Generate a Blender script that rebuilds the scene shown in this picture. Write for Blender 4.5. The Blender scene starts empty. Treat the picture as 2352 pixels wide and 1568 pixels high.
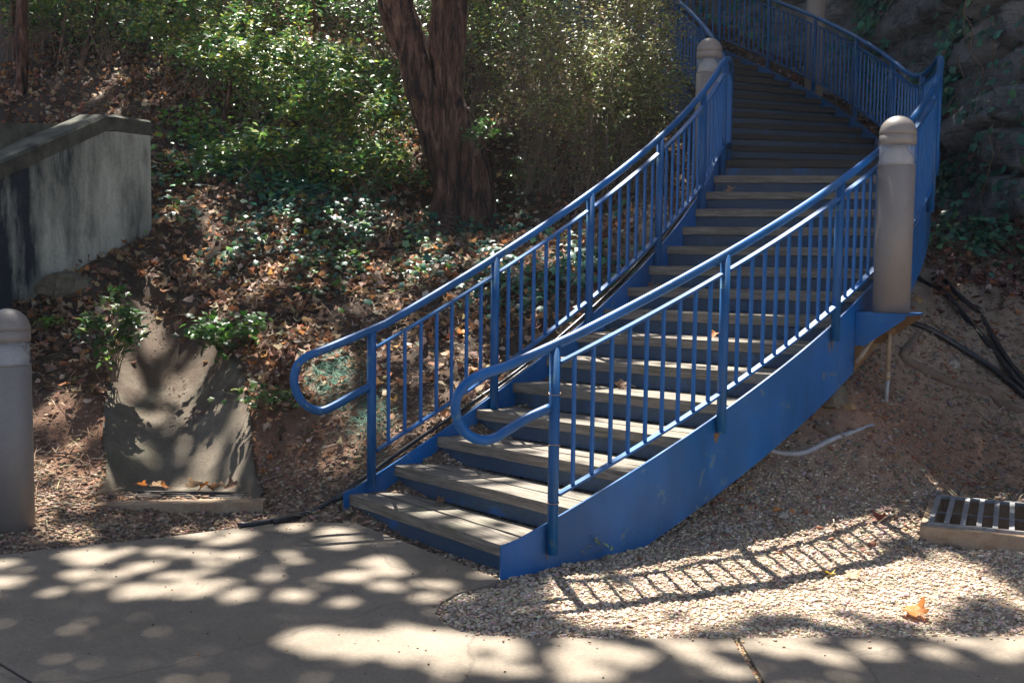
import bpy, math, random
import numpy as np
from mathutils import Vector, Matrix, noise

rnd = random.Random(7)
rng = np.random.default_rng(7)
scene = bpy.context.scene
C = scene.collection

# ------------------------------------------------------------------ camera
FPX, TILT, ROLL, HC = 2584.0, math.radians(4.69), 0.0119, 1.504
cam_data = bpy.data.cameras.new('camera')
cam_data.lens = FPX / 2352 * 36
cam_data.sensor_width = 36
cam_data.clip_end = 500
cam = bpy.data.objects.new('camera', cam_data)
C.objects.link(cam)
cam.matrix_world = Matrix.Translation((0, 0, HC)) @ Matrix.Rotation(math.pi / 2 - TILT, 4, 'X') @ Matrix.Rotation(ROLL, 4, 'Z')
scene.camera = cam

# ------------------------------------------------------------------ light
SUN_EL, SUN_AZ = math.radians(62.5), math.radians(-12)
S = np.array([math.sin(SUN_AZ) * math.cos(SUN_EL), math.cos(SUN_AZ) * math.cos(SUN_EL), math.sin(SUN_EL)])
world = bpy.data.worlds.new('World')
scene.world = world
world.use_nodes = True
wn = world.node_tree
wn.nodes.clear()
sky = wn.nodes.new('ShaderNodeTexSky')
sky.sky_type = 'NISHITA'
sky.sun_disc = False
sky.sun_elevation = SUN_EL
sky.sun_rotation = SUN_AZ
bg = wn.nodes.new('ShaderNodeBackground')
bg.inputs['Strength'].default_value = 0.066
sky.dust_density = 2.5
sky.air_density = 0.8
wo = wn.nodes.new('ShaderNodeOutputWorld')
wn.links.new(sky.outputs[0], bg.inputs[0])
wn.links.new(bg.outputs[0], wo.inputs[0])
sd = bpy.data.lights.new('sun', 'SUN')
sd.energy = 5.0
sd.angle = math.radians(0.53)
sd.color = (1.0, 0.95, 0.87)
sun = bpy.data.objects.new('sun', sd)
C.objects.link(sun)
sun.rotation_euler = Vector(S).to_track_quat('Z', 'Y').to_euler()
sun.location = (0, 12, 20)
scene.view_settings.view_transform = 'Standard'
scene.view_settings.look = 'None'
scene.view_settings.gamma = 1
scene.view_settings.use_curve_mapping = False
scene.view_settings.exposure = 1.9
scene.cycles.max_bounces = 6
scene.cycles.transparent_max_bounces = 12

# ------------------------------------------------------------------ measuring helpers (photo measured at 2352 px wide)
_c, _s = math.cos(ROLL), math.sin(ROLL)
def ray(px, py):
    u, v = px - 1176, py - 784
    X = _c * u + _s * v
    Yc = _s * u - _c * v
    Z = FPX * math.cos(TILT) + Yc * math.sin(TILT)
    Y = -FPX * math.sin(TILT) + Yc * math.cos(TILT)
    return X / Z, Y / Z
def at(px, py, D):
    a, b = ray(px, py)
    return (a * D, D, HC + b * D)
def onz(px, py, z=0.0):
    a, b = ray(px, py)
    k = (z - HC) / b
    return (a * k, k, z)
def onhill(px, py):
    a, b = ray(px, py)
    k = (HC + 3.15) / (0.5 - b)
    return (a * k, k, HC + b * k)
def topix(X, Y, Z):
    h = Z - HC
    Zc = Y * math.cos(TILT) - h * math.sin(TILT)
    Yc = Y * math.sin(TILT) + h * math.cos(TILT)
    x = FPX * X / Zc; y = -FPX * Yc / Zc
    return 1176 + _c * x - _s * y, 784 + _s * x + _c * y

# ------------------------------------------------------------------ object helpers
def mesh_np(name, V, F, mat=None, col=None, smooth=False):
    V = np.asarray(V, dtype=np.float32)
    me = bpy.data.meshes.new(name)
    if isinstance(F, np.ndarray):
        n = F.shape[1]
        me.vertices.add(len(V)); me.vertices.foreach_set('co', V.ravel())
        me.loops.add(F.size); me.loops.foreach_set('vertex_index', F.ravel().astype(np.int32))
        me.polygons.add(len(F))
        me.polygons.foreach_set('loop_start', np.arange(0, F.size, n, dtype=np.int32))
        me.update(calc_edges=True)
    else:
        me.from_pydata(V.tolist(), [], F)
        me.update()
    if smooth:
        me.polygons.foreach_set('use_smooth', np.ones(len(me.polygons), dtype=bool))
    if col is not None:
        at_ = me.color_attributes.new('tint', 'FLOAT_COLOR', 'POINT')
        c4 = np.ones((len(V), 4), dtype=np.float32); c4[:, :3] = col
        at_.data.foreach_set('color', c4.ravel())
    if mat: me.materials.append(mat)
    return me
def obj(name, me, parent=None, loc=None):
    o = bpy.data.objects.new(name, me)
    C.objects.link(o)
    if parent: o.parent = parent
    if loc is not None: o.location = loc
    return o
def tag(o, label=None, cat=None, group=None, kind=None):
    if label: o['label'] = label
    if cat: o['category'] = cat
    if group: o['group'] = group
    if kind: o['kind'] = kind
    return o
def thing(name, label, cat, loc=(0, 0, 0), rz=0, group=None):
    o = bpy.data.objects.new(name, None)
    o.empty_display_size = 0.1
    C.objects.link(o); o.location = loc; o.rotation_euler = (0, 0, rz)
    return tag(o, label, cat, group)
class MB:
    def __init__(s): s.V = []; s.F = []
    def add(s, V, F):
        b = len(s.V); s.V += [tuple(v) for v in V]; s.F += [tuple(i + b for i in f) for f in F]; return s
    def box(s, c, size, M=None):
        x, y, z = [q / 2 for q in size]
        V = [(-x,-y,-z),(x,-y,-z),(x,y,-z),(-x,y,-z),(-x,-y,z),(x,-y,z),(x,y,z),(-x,y,z)]
        if M is not None: V = [M @ Vector(v) for v in V]
        V = [(v[0]+c[0], v[1]+c[1], v[2]+c[2]) for v in V]
        return s.add(V, [(0,3,2,1),(4,5,6,7),(0,1,5,4),(1,2,6,5),(2,3,7,6),(3,0,4,7)])
    def prism(s, poly, z0, z1):
        n = len(poly)
        V = [(x, y, z0) for x, y in poly] + [(x, y, z1) for x, y in poly]
        F = [tuple(range(n))[::-1], tuple(range(n, 2*n))] + [(i, (i+1) % n, n+(i+1) % n, n+i) for i in range(n)]
        return s.add(V, F)
    def tube(s, pts, r, n=10, cap=True, wob=0.0, closed=False):
        pts = [Vector(p) for p in pts]; m = len(pts)
        rs = r if isinstance(r, (list, tuple)) else [r] * m
        t0 = (pts[1] - pts[0]).normalized()
        up = Vector((0, 0, 1)) if abs(t0.z) < .95 else Vector((1, 0, 0))
        a = t0.cross(up).normalized()
        V = []; F = []
        for i, p in enumerate(pts):
            t = (pts[min(i+1, m-1)] - pts[max(i-1, 0)]).normalized()
            a = (a - t * a.dot(t)).normalized(); b = t.cross(a)
            for k in range(n):
                w = 2 * math.pi * k / n
                q = rs[i]
                if wob: q *= 1 + wob * noise.noise(Vector((p.x*3 + math.cos(w)*1.3, p.y*3 + math.sin(w)*1.3, p.z*2.2)))
                V.append(p + (a * math.cos(w) + b * math.sin(w)) * q)
        for i in range(m - 1):
            for k in range(n):
                F.append((i*n+k, (i+1)*n+k, (i+1)*n+(k+1) % n, i*n+(k+1) % n))
        if cap:
            F.append(tuple(range(n))); F.append(tuple(range((m-1)*n, m*n))[::-1])
        return s.add(V, F)
    def lathe(s, prof, c=(0, 0, 0), n=32):
        V = []; F = []
        m = len(prof)
        for r, z in prof:
            for k in range(n):
                w = 2*math.pi*k/n
                V.append((c[0]+r*math.cos(w), c[1]+r*math.sin(w), c[2]+z))
        for i in range(m-1):
            for k in range(n):
                F.append((i*n+k, i*n+(k+1) % n, (i+1)*n+(k+1) % n, (i+1)*n+k))
        return s.add(V, F)
    def mesh(s, name, mat, smooth=False):
        me = mesh_np(name, s.V, s.F, mat)
        if smooth:
            me.polygons.foreach_set('use_smooth', [len(p.vertices) <= 4 for p in me.polygons])
        return me
    def obj(s, name, mat, parent=None, smooth=False): return obj(name, s.mesh(name, mat, smooth), parent)
def catmull(P, n=8):
    P = [np.array(p, float) for p in P]
    P = [2*P[0]-P[1]] + P + [2*P[-1]-P[-2]]
    out = []
    for i in range(1, len(P)-2):
        for k in range(n):
            t = k/n; a, b, c, d = P[i-1:i+3]
            out.append(tuple(.5*((2*b)+(-a+c)*t+(2*a-5*b+4*c-d)*t*t+(-a+3*b-3*c+d)*t**3)))
    out.append(tuple(P[-2])); return out

# ------------------------------------------------------------------ materials
class NT:
    def __init__(s, name):
        s.m = bpy.data.materials.new(name); s.m.use_nodes = True
        s.t = s.m.node_tree; s.p = s.t.nodes['Principled BSDF']; s.out = s.t.nodes['Material Output']
    def n(s, ty, **kw):
        q = s.t.nodes.new(ty)
        for k, v in kw.items():
            if k in q.inputs: q.inputs[k].default_value = v
            else: setattr(q, k, v)
        return q
    def l(s, a, b): s.t.links.new(a, b)
    def noise(s, scale, detail=5, rough=.6, coord='Object', stretch=None, dist=0):
        tc = s.n('ShaderNodeTexCoord'); mp = s.n('ShaderNodeMapping')
        if stretch: mp.inputs['Scale'].default_value = stretch
        nz = s.n('ShaderNodeTexNoise', Scale=scale, Detail=detail, Roughness=rough, Distortion=dist)
        s.l(tc.outputs[coord], mp.inputs[0]); s.l(mp.outputs[0], nz.inputs['Vector']); return nz.outputs['Fac']
    def ramp(s, fac, stops):
        r = s.n('ShaderNodeValToRGB'); e = r.color_ramp.elements
        while len(e) < len(stops): e.new(.5)
        for q, (p, c) in zip(e, stops): q.position = p; q.color = (*c, 1) if len(c) == 3 else c
        s.l(fac, r.inputs[0]); return r.outputs[0]
    def mix(s, f, a, b, mode='MIX'):
        m = s.n('ShaderNodeMix', data_type='RGBA', blend_type=mode)
        if isinstance(f, float): m.inputs[0].default_value = f
        else: s.l(f, m.inputs[0])
        for q, v in ((6, a), (7, b)):
            if isinstance(v, tuple): m.inputs[q].default_value = (*v, 1)
            else: s.l(v, m.inputs[q])
        return m.outputs[2]
    def bump(s, h, strength=.3, dist=.01):
        b = s.n('ShaderNodeBump', Strength=strength, Distance=dist); s.l(h, b.inputs['Height']); s.l(b.outputs[0], s.p.inputs['Normal'])
    def col(s, c):
        if isinstance(c, tuple): s.p.inputs['Base Color'].default_value = (*c, 1)
        else: s.l(c, s.p.inputs['Base Color'])
    def rough(s, r):
        if isinstance(r, float): s.p.inputs['Roughness'].default_value = r
        else: s.l(r, s.p.inputs['Roughness'])
    def tint(s): return s.n('ShaderNodeAttribute', attribute_name='tint').outputs['Color']
def speck(name, a, b, scale, rough=.8, bstr=.3, bd=.01, c=None, stretch=None, fine=60):
    t = NT(name)
    n1 = t.noise(scale, 6, .65, stretch=stretch)
    st = [(.3, a), (.68, b)] if c is None else [(.3, a), (.55, b), (.72, c)]
    colr = t.ramp(n1, st)
    n2 = t.noise(fine, 4, .7)
    colr = t.mix(.35, colr, t.ramp(n2, [(.25, (.35,.35,.35)), (.7, (1.25,1.25,1.25))]), 'MULTIPLY')
    t.col(colr); t.rough(rough); t.bump(n2, bstr, bd); return t.m

# blue paint: gloss with worn, dusty and rusty patches
def paint(name, base, rough=.37):
    t = NT(name)
    n1 = t.noise(2.6, 6, .65); n2 = t.noise(38, 5, .7); n3 = t.noise(5, 9, .78, dist=.8); n4 = t.noise(1.6, 5, .6, stretch=(1, 1, .35))
    c = t.mix(t.ramp(n1, [(.42, (0,0,0)), (.64, (.34,.34,.34))]), base, (.09, .13, .175))
    c = t.mix(t.ramp(n4, [(.42, (0,0,0)), (.58, (.8,.8,.8))]), c, (base[0]*.6, base[1]*.52, base[2]*.48))
    c = t.mix(t.ramp(n2, [(.56, (0,0,0)), (.8, (.4,.4,.4))]), c, (base[0]*.5, base[1]*.55, base[2]*.55))
    c = t.mix(t.ramp(n3, [(.605, (0,0,0)), (.62, (.55,.55,.55))]), c, (.12, .22, .24))
    c = t.mix(t.ramp(n3, [(.65, (0,0,0)), (.66, (.9,.9,.9))]), c, (.17, .07, .03))
    t.col(c); t.rough(t.ramp(n1, [(.3, (rough,)*3), (.8, (rough+.18,)*3)]))
    t.bump(n2, .12, .002); t.p.inputs['Specular IOR Level'].default_value = .45; return t.m
M_blue = paint('blue_paint', (.0004, .122, .39))
M_riser = None
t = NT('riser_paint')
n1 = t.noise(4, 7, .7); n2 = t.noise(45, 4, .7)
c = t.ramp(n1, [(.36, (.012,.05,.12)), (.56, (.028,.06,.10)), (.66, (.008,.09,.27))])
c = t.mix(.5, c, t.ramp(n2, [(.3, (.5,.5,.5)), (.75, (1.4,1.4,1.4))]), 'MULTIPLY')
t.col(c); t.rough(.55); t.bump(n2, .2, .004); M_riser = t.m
def wood(name, a, b, g):
    t = NT(name)
    tc = t.n('ShaderNodeTexCoord'); mp = t.n('ShaderNodeMapping'); mp.inputs['Scale'].default_value = (2.2, 34, 34)
    t.l(tc.outputs['Object'], mp.inputs[0])
    nz = t.n('ShaderNodeTexNoise', Scale=2.0, Detail=8, Roughness=.7, Distortion=.5); t.l(mp.outputs[0], nz.inputs['Vector'])
    c = t.ramp(nz.outputs['Fac'], [(.3, a), (.6, b), (.78, tuple(q*1.25 for q in b))])
    c = t.mix(t.ramp(t.noise(3.5, 5, .7), [(.5, (0,0,0)), (.72, (.55,.55,.55))]), c, g)
    t.col(c); t.rough(.85); t.bump(nz.outputs['Fac'], .8, .006); return t.m
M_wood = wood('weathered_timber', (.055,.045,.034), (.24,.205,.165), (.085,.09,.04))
M_wood_dark = wood('dark_timber', (.014,.013,.012), (.045,.04,.036), (.03,.034,.018))  # much darker timber tone, used from the landing upward
# concrete path
t = NT('path_concrete')
n1 = t.noise(1.1, 6, .65); n2 = t.noise(70, 5, .8); n3 = t.noise(6, 7, .7)
c = t.ramp(n1, [(.3, (.165,.134,.098)), (.7, (.25,.208,.16))])
c = t.mix(.75, c, t.ramp(n2, [(.3, (.6,.6,.6)), (.68, (1.22,1.2,1.18))]), 'MULTIPLY')
vc = t.n('ShaderNodeTexVoronoi', feature='DISTANCE_TO_EDGE', Scale=.8); tcv = t.n('ShaderNodeTexCoord'); nzv = t.n('ShaderNodeTexNoise', Scale=3.0, Detail=6.0); t.l(tcv.outputs['Object'], nzv.inputs['Vector']); mxv = t.n('ShaderNodeMix', data_type='VECTOR'); mxv.inputs[0].default_value = .22; t.l(tcv.outputs['Object'], mxv.inputs[4]); t.l(nzv.outputs['Color'], mxv.inputs[5]); t.l(mxv.outputs[1], vc.inputs['Vector'])
c = t.mix(t.ramp(vc.outputs['Distance'], [(0, (.5,.5,.5)), (.006, (0,0,0))]), c, (.07,.055,.04))
c = t.mix(t.ramp(n3, [(.58, (0,0,0)), (.8, (.5,.5,.5))]), c, (.14,.115,.085))
t.col(c); t.rough(.85); t.bump(n2, .25, .003); M_path = t.m
# stained wing wall
t = NT('stained_concrete')
st = t.noise(2.6, 7, .65, stretch=(1, 1, .22)); n2 = t.noise(45, 5, .75); n3 = t.noise(5, 7, .75)
c = t.ramp(st, [(.40, (.02,.026,.034)), (.47, (.20,.21,.175)), (.58, (.42,.42,.34)), (.72, (.58,.58,.52))])
c = t.mix(.5, c, t.ramp(n2, [(.25, (.5,.5,.5)), (.72, (1.2,1.2,1.2))]), 'MULTIPLY')
c = t.mix(t.ramp(n3, [(.5, (0,0,0)), (.75, (.6,.6,.6))]), c, (.06,.065,.045))
t.col(c); t.rough(.9); t.bump(n3, .4, .015); M_wall = t.m
M_coping = speck('mossy_coping', (.02,.022,.016), (.085,.085,.06), 6, .95, .5, .01, (.13,.13,.10))
t = NT('chute_concrete')
n1 = t.noise(2.4, 7, .65); n2 = t.noise(110, 5, .8); n5 = t.noise(5, 8, .75)
c = t.ramp(n1, [(.3, (.13,.10,.07)), (.52, (.22,.18,.13)), (.72, (.29,.245,.185))])
c = t.mix(.7, c, t.ramp(n2, [(.3, (.5,.5,.5)), (.7, (1.25,1.25,1.25))]), 'MULTIPLY')
c = t.mix(t.ramp(t.noise(6, 5, .6, stretch=(1, .25, .25)), [(.5, (0,0,0)), (.72, (.6,.6,.6))]), c, (.10,.11,.06))
tc = t.n('ShaderNodeTexCoord'); sx = t.n('ShaderNodeSeparateXYZ'); t.l(tc.outputs['Object'], sx.inputs[0])
mr = t.n('ShaderNodeMapRange'); mr.inputs[1].default_value = 6.9; mr.inputs[2].default_value = 8.7; t.l(sx.outputs['Y'], mr.inputs[0])
ad = t.n('ShaderNodeMath', operation='MULTIPLY'); t.l(mr.outputs[0], ad.inputs[0]); ad.inputs[1].default_value = .55
ad2 = t.n('ShaderNodeMath', operation='ADD'); t.l(ad.outputs[0], ad2.inputs[0]); t.l(n5, ad2.inputs[1])
c = t.mix(t.ramp(ad2.outputs[0], [(.62, (0,0,0)), (.80, (.9,.9,.9))]), c, (.10,.065,.042))
t.col(c); t.rough(.95); mx = t.n('ShaderNodeMath', operation='ADD'); t.l(n5, mx.inputs[0]); t.l(n2, mx.inputs[1]); t.bump(mx.outputs[0], .8, .015); M_chute = t.m
M_curb = speck('curb_concrete', (.24,.15,.085), (.40,.29,.19), 5, .9, .4, .005, (.33,.19,.11))
# ground with painted soil colours (attribute)
t = NT('soil')
n1 = t.noise(9, 8, .75); n2 = t.noise(120, 5, .8)
c = t.mix(.85, t.tint(), t.ramp(n1, [(.3, (.6,.56,.52)), (.7, (1.3,1.28,1.25))]), 'MULTIPLY')
c = t.mix(.7, c, t.ramp(n2, [(.3, (.55,.55,.55)), (.72, (1.4,1.4,1.4))]), 'MULTIPLY')
t.col(c); t.rough(.95)
mx = t.n('ShaderNodeMath', operation='ADD'); t.l(n1, mx.inputs[0]); t.l(n2, mx.inputs[1])
t.bump(mx.outputs[0], .9, .02); M_soil = t.m
def tinted(name, rough=.85, trans=0.0, spec=.3, bscale=80):
    t = NT(name); c = t.tint()
    c = t.mix(.4, c, t.ramp(t.noise(bscale, 4, .7), [(.3, (.6,.6,.6)), (.7, (1.3,1.3,1.3))]), 'MULTIPLY')
    t.col(c); t.rough(rough); t.p.inputs['Specular IOR Level'].default_value = spec
    if trans:
        tr = t.n('ShaderNodeBsdfTranslucent'); t.l(c, tr.inputs[0])
        ms = t.n('ShaderNodeMixShader'); ms.inputs[0].default_value = trans
        t.l(t.p.outputs[0], ms.inputs[1]); t.l(tr.outputs[0], ms.inputs[2]); t.l(ms.outputs[0], t.out.inputs[0])
    return t.m
M_stone = tinted('loose_stone', .9, 0, .2, 50)
M_litter = tinted('fallen_leaf', .7, .3, .35, 60)
M_green = tinted('green_leaf', .38, .38, .5, 40)
M_ivy = tinted('ivy_leaf', .42, .22, .5, 40)
M_crown = tinted('crown_leaf', .6, .08, .2, 40)
M_twig = speck('twig_bark', (.10,.07,.05), (.30,.22,.16), 20, .9)
t = NT('tree_bark')
n1 = t.noise(17, 9, .75, stretch=(1, 1, .13), dist=.25); n2 = t.noise(60, 6, .8, stretch=(1, 1, .35))
c = t.ramp(n1, [(.42, (.016,.008,.006)), (.52, (.15,.075,.048)), (.64, (.32,.195,.13))])
c = t.mix(.5, c, t.ramp(n2, [(.3, (.5,.5,.5)), (.7, (1.35,1.3,1.25))]), 'MULTIPLY')
t.col(c); t.rough(.92)
mx = t.n('ShaderNodeMath', operation='ADD'); t.l(n1, mx.inputs[0]); t.l(n2, mx.inputs[1]); t.bump(mx.outputs[0], 1.0, .035); M_bark = t.m
t = NT('cliff_rock')
n1 = t.noise(1.6, 8, .72); n2 = t.noise(14, 8, .8); n3 = t.noise(1.5, 7, .75, stretch=(1, 1, .4), dist=.6); n4 = t.noise(5, 7, .7, stretch=(.35, .35, 2.6), dist=.5)
c = t.ramp(n1, [(.3, (.16,.18,.21)), (.5, (.36,.38,.41)), (.7, (.55,.56,.57))])
c = t.mix(.8, c, t.ramp(n2, [(.3, (.35,.35,.37)), (.7, (1.4,1.4,1.4))]), 'MULTIPLY')
c = t.mix(.8, c, t.ramp(n4, [(.34, (.3,.3,.32)), (.5, (1,1,1))]), 'MULTIPLY')
c = t.mix(t.ramp(n3, [(.60, (0,0,0)), (.66, (.9,.9,.9))]), c, (.75,.76,.76))
t.col(c); t.rough(.9); mx = t.n('ShaderNodeMath', operation='ADD'); t.l(n2, mx.inputs[0]); t.l(n4, mx.inputs[1]); t.bump(mx.outputs[0], 1.0, .09); M_rock = t.m
M_taupe = speck('lamp_taupe_paint', (.235,.205,.18), (.29,.255,.225), 2.5, .5, .06, .002, fine=160)
M_tauped = speck('lamp_inner_metal', (.30,.28,.27), (.36,.34,.32), 3, .5, .05, .002)
t = NT('clear_lens'); t.col((.75,.82,.88)); t.rough(.08); tr = t.n('ShaderNodeBsdfTransparent'); ms = t.n('ShaderNodeMixShader'); ms.inputs[0].default_value = .13
t.l(tr.outputs[0], ms.inputs[1]); t.l(t.p.outputs[0], ms.inputs[2]); t.l(ms.outputs[0], t.out.inputs[0]); M_lens = t.m
M_black = speck('black_cable', (.012,.012,.014), (.03,.03,.034), 8, .35, .1, .002)
M_pvc = speck('grey_conduit', (.26,.27,.28), (.38,.38,.38), 6, .5, .1, .003, (.2,.17,.13))
M_tan = speck('tan_conduit', (.30,.22,.14), (.40,.31,.21), 6, .55, .1, .003)
M_root = speck('root_bark', (.10,.065,.045), (.24,.17,.12), 9, .85, .6, .01)
M_grate = speck('galvanised_grate', (.16,.16,.165), (.30,.30,.30), 9, .5, .3, .004, (.20,.12,.07))
M_iron = speck('dark_grate_iron', (.035,.03,.028), (.10,.085,.075), 12, .45, .3, .004)
M_rust = speck('rusty_plate', (.14,.06,.025), (.26,.15,.06), 6, .8, .4, .004, (.10,.10,.06))
M_band = speck('copper_wire', (.30,.17,.10), (.42,.27,.17), 20, .45)
M_web = NT('cobweb'); M_web.col((.75,.75,.78)); M_web.rough(.6); M_web = M_web.m
M_pit = speck('drain_pit', (.05,.03,.022), (.11,.065,.045), 6, .95)

# ------------------------------------------------------------------ numeric noise and terrain
_lat = np.random.default_rng(3).random((256, 256))
def vn(x, y, sc, sd=0):
    x = np.asarray(x, float) * sc + 37.3 * sd + 1000; y = np.asarray(y, float) * sc + 91.7 * sd + 1000
    xi = np.floor(x).astype(int); yi = np.floor(y).astype(int); fx = x - xi; fy = y - yi
    fx = fx*fx*(3-2*fx); fy = fy*fy*(3-2*fy)
    g = lambda a, b: _lat[a % 256, b % 256]
    return (g(xi, yi)*(1-fx)*(1-fy) + g(xi+1, yi)*fx*(1-fy) + g(xi, yi+1)*(1-fx)*fy + g(xi+1, yi+1)*fx*fy)
def fbm(x, y, sc, n=4, sd=0):
    s = 0; a = 1; t_ = 0
    for k in range(n): s = s + a*vn(x, y, sc*2**k, sd+k); t_ += a; a *= .5
    return s/t_

# staircase plan (two arcs swept by the same angle)
IC = (-3.3531, 10.8193); IR = 5.2688
OC = (IC[0]+.1576, IC[1]+.3034); OR = IR+1.572
RISE = .14; A1 = -1.0857; DA = .0514; A16 = A1+15*DA; A17 = A16+.2657; DB = .0491
NST = 33
def sang(i): return A1+DA*(i-1) if i <= 16 else A17+DB*(i-17)
def nz(a):
    if a < A16: return RISE*(1+(a-A1)/DA)
    if a < A17-DB: return 16*RISE
    return RISE*(17+(a-A17)/DB)
def nzr(a, w=.05):          # softened for the rails
    return sum(nz(a+w*k) for k in (-1, -.5, 0, .5, 1))/5
def ip(a, off=0): return (IC[0]+(IR+off)*math.cos(a), IC[1]+(IR+off)*math.sin(a))
def op(a, off=0): return (OC[0]+(OR+off)*math.cos(a), OC[1]+(OR+off)*math.sin(a))

# path outline
EDGE = [onz(x, y)[:2] for x, y in [(-90,1292),(0,1278),(130,1263),(330,1243),(500,1222),(620,1207),(730,1202),(790,1205)]]
TOE = [(ip(A1-.01)[0]-.02, ip(A1-.01)[1]+.05), (op(A1-.01)[0]-.02, op(A1-.01)[1]+.02)]
EDGE2 = [onz(x, y)[:2] for x, y in [(1150,1336),(1115,1350),(1050,1366),(1010,1390),(1000,1415),(1015,1437),(1055,1455),(1110,1464),(1190,1470),(1400,1471),(1700,1470),(2352,1466),(2600,1465)]]
PATH = [(-9, 5.9), (-4.5, 5.45)] + EDGE + TOE + EDGE2 + [(9, 4.6), (9, -8), (-9, -8)]
def inpoly(x, y, poly):
    x = np.asarray(x); y = np.asarray(y); r = np.zeros(x.shape, bool); n = len(poly)
    for i in range(n):
        x0, y0 = poly[i]; x1, y1 = poly[(i+1) % n]
        if y0 == y1: continue
        r ^= ((y0 > y) != (y1 > y)) & (x < (x1-x0)*(y-y0)/(y1-y0)+x0)
    return r
# chute stations (left, right) on the slope
CH = [((228,1153),(606,1143)),((243,1112),(590,1098)),((243,1060),(580,1045)),((236,980),(576,970)),((244,900),(562,880)),((262,810),(536,806)),((280,730),(498,740)),((272,665),(430,690)),((276,622),(345,640))]
CHW = [(onhill(*a), onhill(*b)) for a, b in CH]
CHP = [p[0][:2] for p in CHW] + [p[1][:2] for p in CHW][::-1]

dz_ = .13
f0 = np.array(onz(2113, 1208, dz_)); f1 = np.array(onz(2352, 1233, dz_)); bk = np.array(onz(2143, 1137, dz_))
u_d = (f1-f0)[:2]; u_d /= np.linalg.norm(u_d); v_d = np.array([-u_d[1], u_d[0]]); vl = float(np.dot((bk-f0)[:2], v_d))
DRP = [tuple(f0[:2]+u_d*a_+v_d*b_) for a_, b_ in ((.03, .03), (1.3, .03), (1.3, vl-.03), (.03, vl-.03))]
ctrl = [(x, y, 0) for x, y in [(-3.2,3.5),(-2.4,5.3),(-1.7,4.5),(0,4),(0,4.8),(1,4.2),(2,4.2),(3,4.2),(-1.2,6.1),(.3,4.9),(1,4.9),(-.5,5.8),(2.6,4.9),(4.5,4.4),(-5,4),(-6,0),(6,0),(0,0),(0,2),(-5,-5),(5,-5),(0,-9),(-12,-6),(12,-6),(-12,2),(12,2),(-1.9,6.2),(-2.6,5.8),(-1.45,6.3)]]
ctrl += [(2,5.4,.03),(3,5.4,.06),(1.2,5.5,.05),(4,5.5,.1),(.6,5.25,.02)]
for px, py, D in [(1600,1200,5.75),(1750,1120,6.05),(1900,1010,6.45),(2042,945,6.6),(2000,1150,6.2),(2200,1100,6.75),(2352,1105,6.75),(2200,950,7.3),(2352,930,7.4),(2200,800,8.1),(2130,690,9.0),(2300,655,9.6),(2250,570,10.9),(2352,520,11.2),(2180,520,12)]:
    ctrl.append(at(px, py, D))
for px, py in [(150,900),(60,1010),(60,800),(150,700),(300,600),(600,1000),(560,850),(700,1000),(480,700),(700,800),(650,650),(900,650),(350,560),(700,500),(900,540),(200,1060),(620,1090),(100,640)]:
    ctrl.append(onhill(px, py))
for a, off, dz in [(-60,-.06,-.10),(-56,-.06,-.1),(-52,-.06,-.12),(-47,-.06,-.12),(-42,-.06,-.12),(-36,-.06,-.12),(-30,-.06,-.15),(-25,-.06,-.2),(-18,-.1,-.3),(-10,-.2,-.4),(-2,-.2,-.4),(8,-.3,-.5),(18,-.3,-.6),(28,-.3,-.7)]:
    a = math.radians(a); x, y = ip(a, off); ctrl.append((x, y, nz(a)+dz))
for a, dz in [(-35,-.75),(-27,-.8),(-18,-.9),(-8,-.8),(3,-.7),(14,-.75),(26,-.8)]:
    a = math.radians(a); x, y = op(a, .1); ctrl.append((x, y, nz(a)+dz))
ctrl += [at(1050,520,10.6), at(1250,540,10.2), at(1400,480,9.8), (-2,12,2.85), (-4,12,2.9), (-.5,13,3.3), (-2,15,4.4), (-5,15,4.4), (.5,15.5,4.7), (-8,12,2.7), (-8,8,.9), (-8,16,4.8), (-4,20,7), (0,19,6.5), (4,20,6.5), (-9,20,7), (8,20,5), (8,14,3), (10,9,1.8), (8,6,.4), (-12,8,.8), (-14,20,7), (12,20,5), (0,30,11), (-15,30,11), (15,30,9), (0,60,13), (-60,60,12), (60,60,12), (-60,0,0), (60,0,0), (0,-60,0), (-60,-60,0), (60,-60,0)]
ctrl += [onz(2113,1240,.055), onz(2260,1256,.055), onz(2400,1272,.055), onz(2143,1128,.12), onz(2300,1138,.12), onz(2450,1150,.12), onz(2085,1180,.09)]
ctrl = np.array(ctrl)
def _phi(d2): return np.sqrt(d2+.09)
_n = len(ctrl)
_A = np.zeros((_n+3, _n+3)); _d = ((ctrl[:, None, :2]-ctrl[None, :, :2])**2).sum(2)
_A[:_n, :_n] = _phi(_d) - np.eye(_n)*.06
_A[:_n, _n] = 1; _A[:_n, _n+1:] = ctrl[:, :2]; _A[_n:, :_n] = _A[:_n, _n:].T
_w = np.linalg.solve(_A, np.concatenate([ctrl[:, 2], [0, 0, 0]]))
def zbase(x, y):
    x = np.asarray(x, float); y = np.asarray(y, float); sh = x.shape; x = x.ravel(); y = y.ravel(); out = np.empty(len(x))
    for i in range(0, len(x), 20000):
        a, b = x[i:i+20000], y[i:i+20000]
        d = (a[:, None]-ctrl[None, :, 0])**2+(b[:, None]-ctrl[None, :, 1])**2
        out[i:i+20000] = _phi(d)@_w[:_n]+_w[_n]+_w[_n+1]*a+_w[_n+2]*b
    return out.reshape(sh)
def smooth(e0, e1, x): t_ = np.clip((x-e0)/(e1-e0), 0, 1); return t_*t_*(3-2*t_)
def chute_in(x, y): return inpoly(x, y, CHP)
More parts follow.
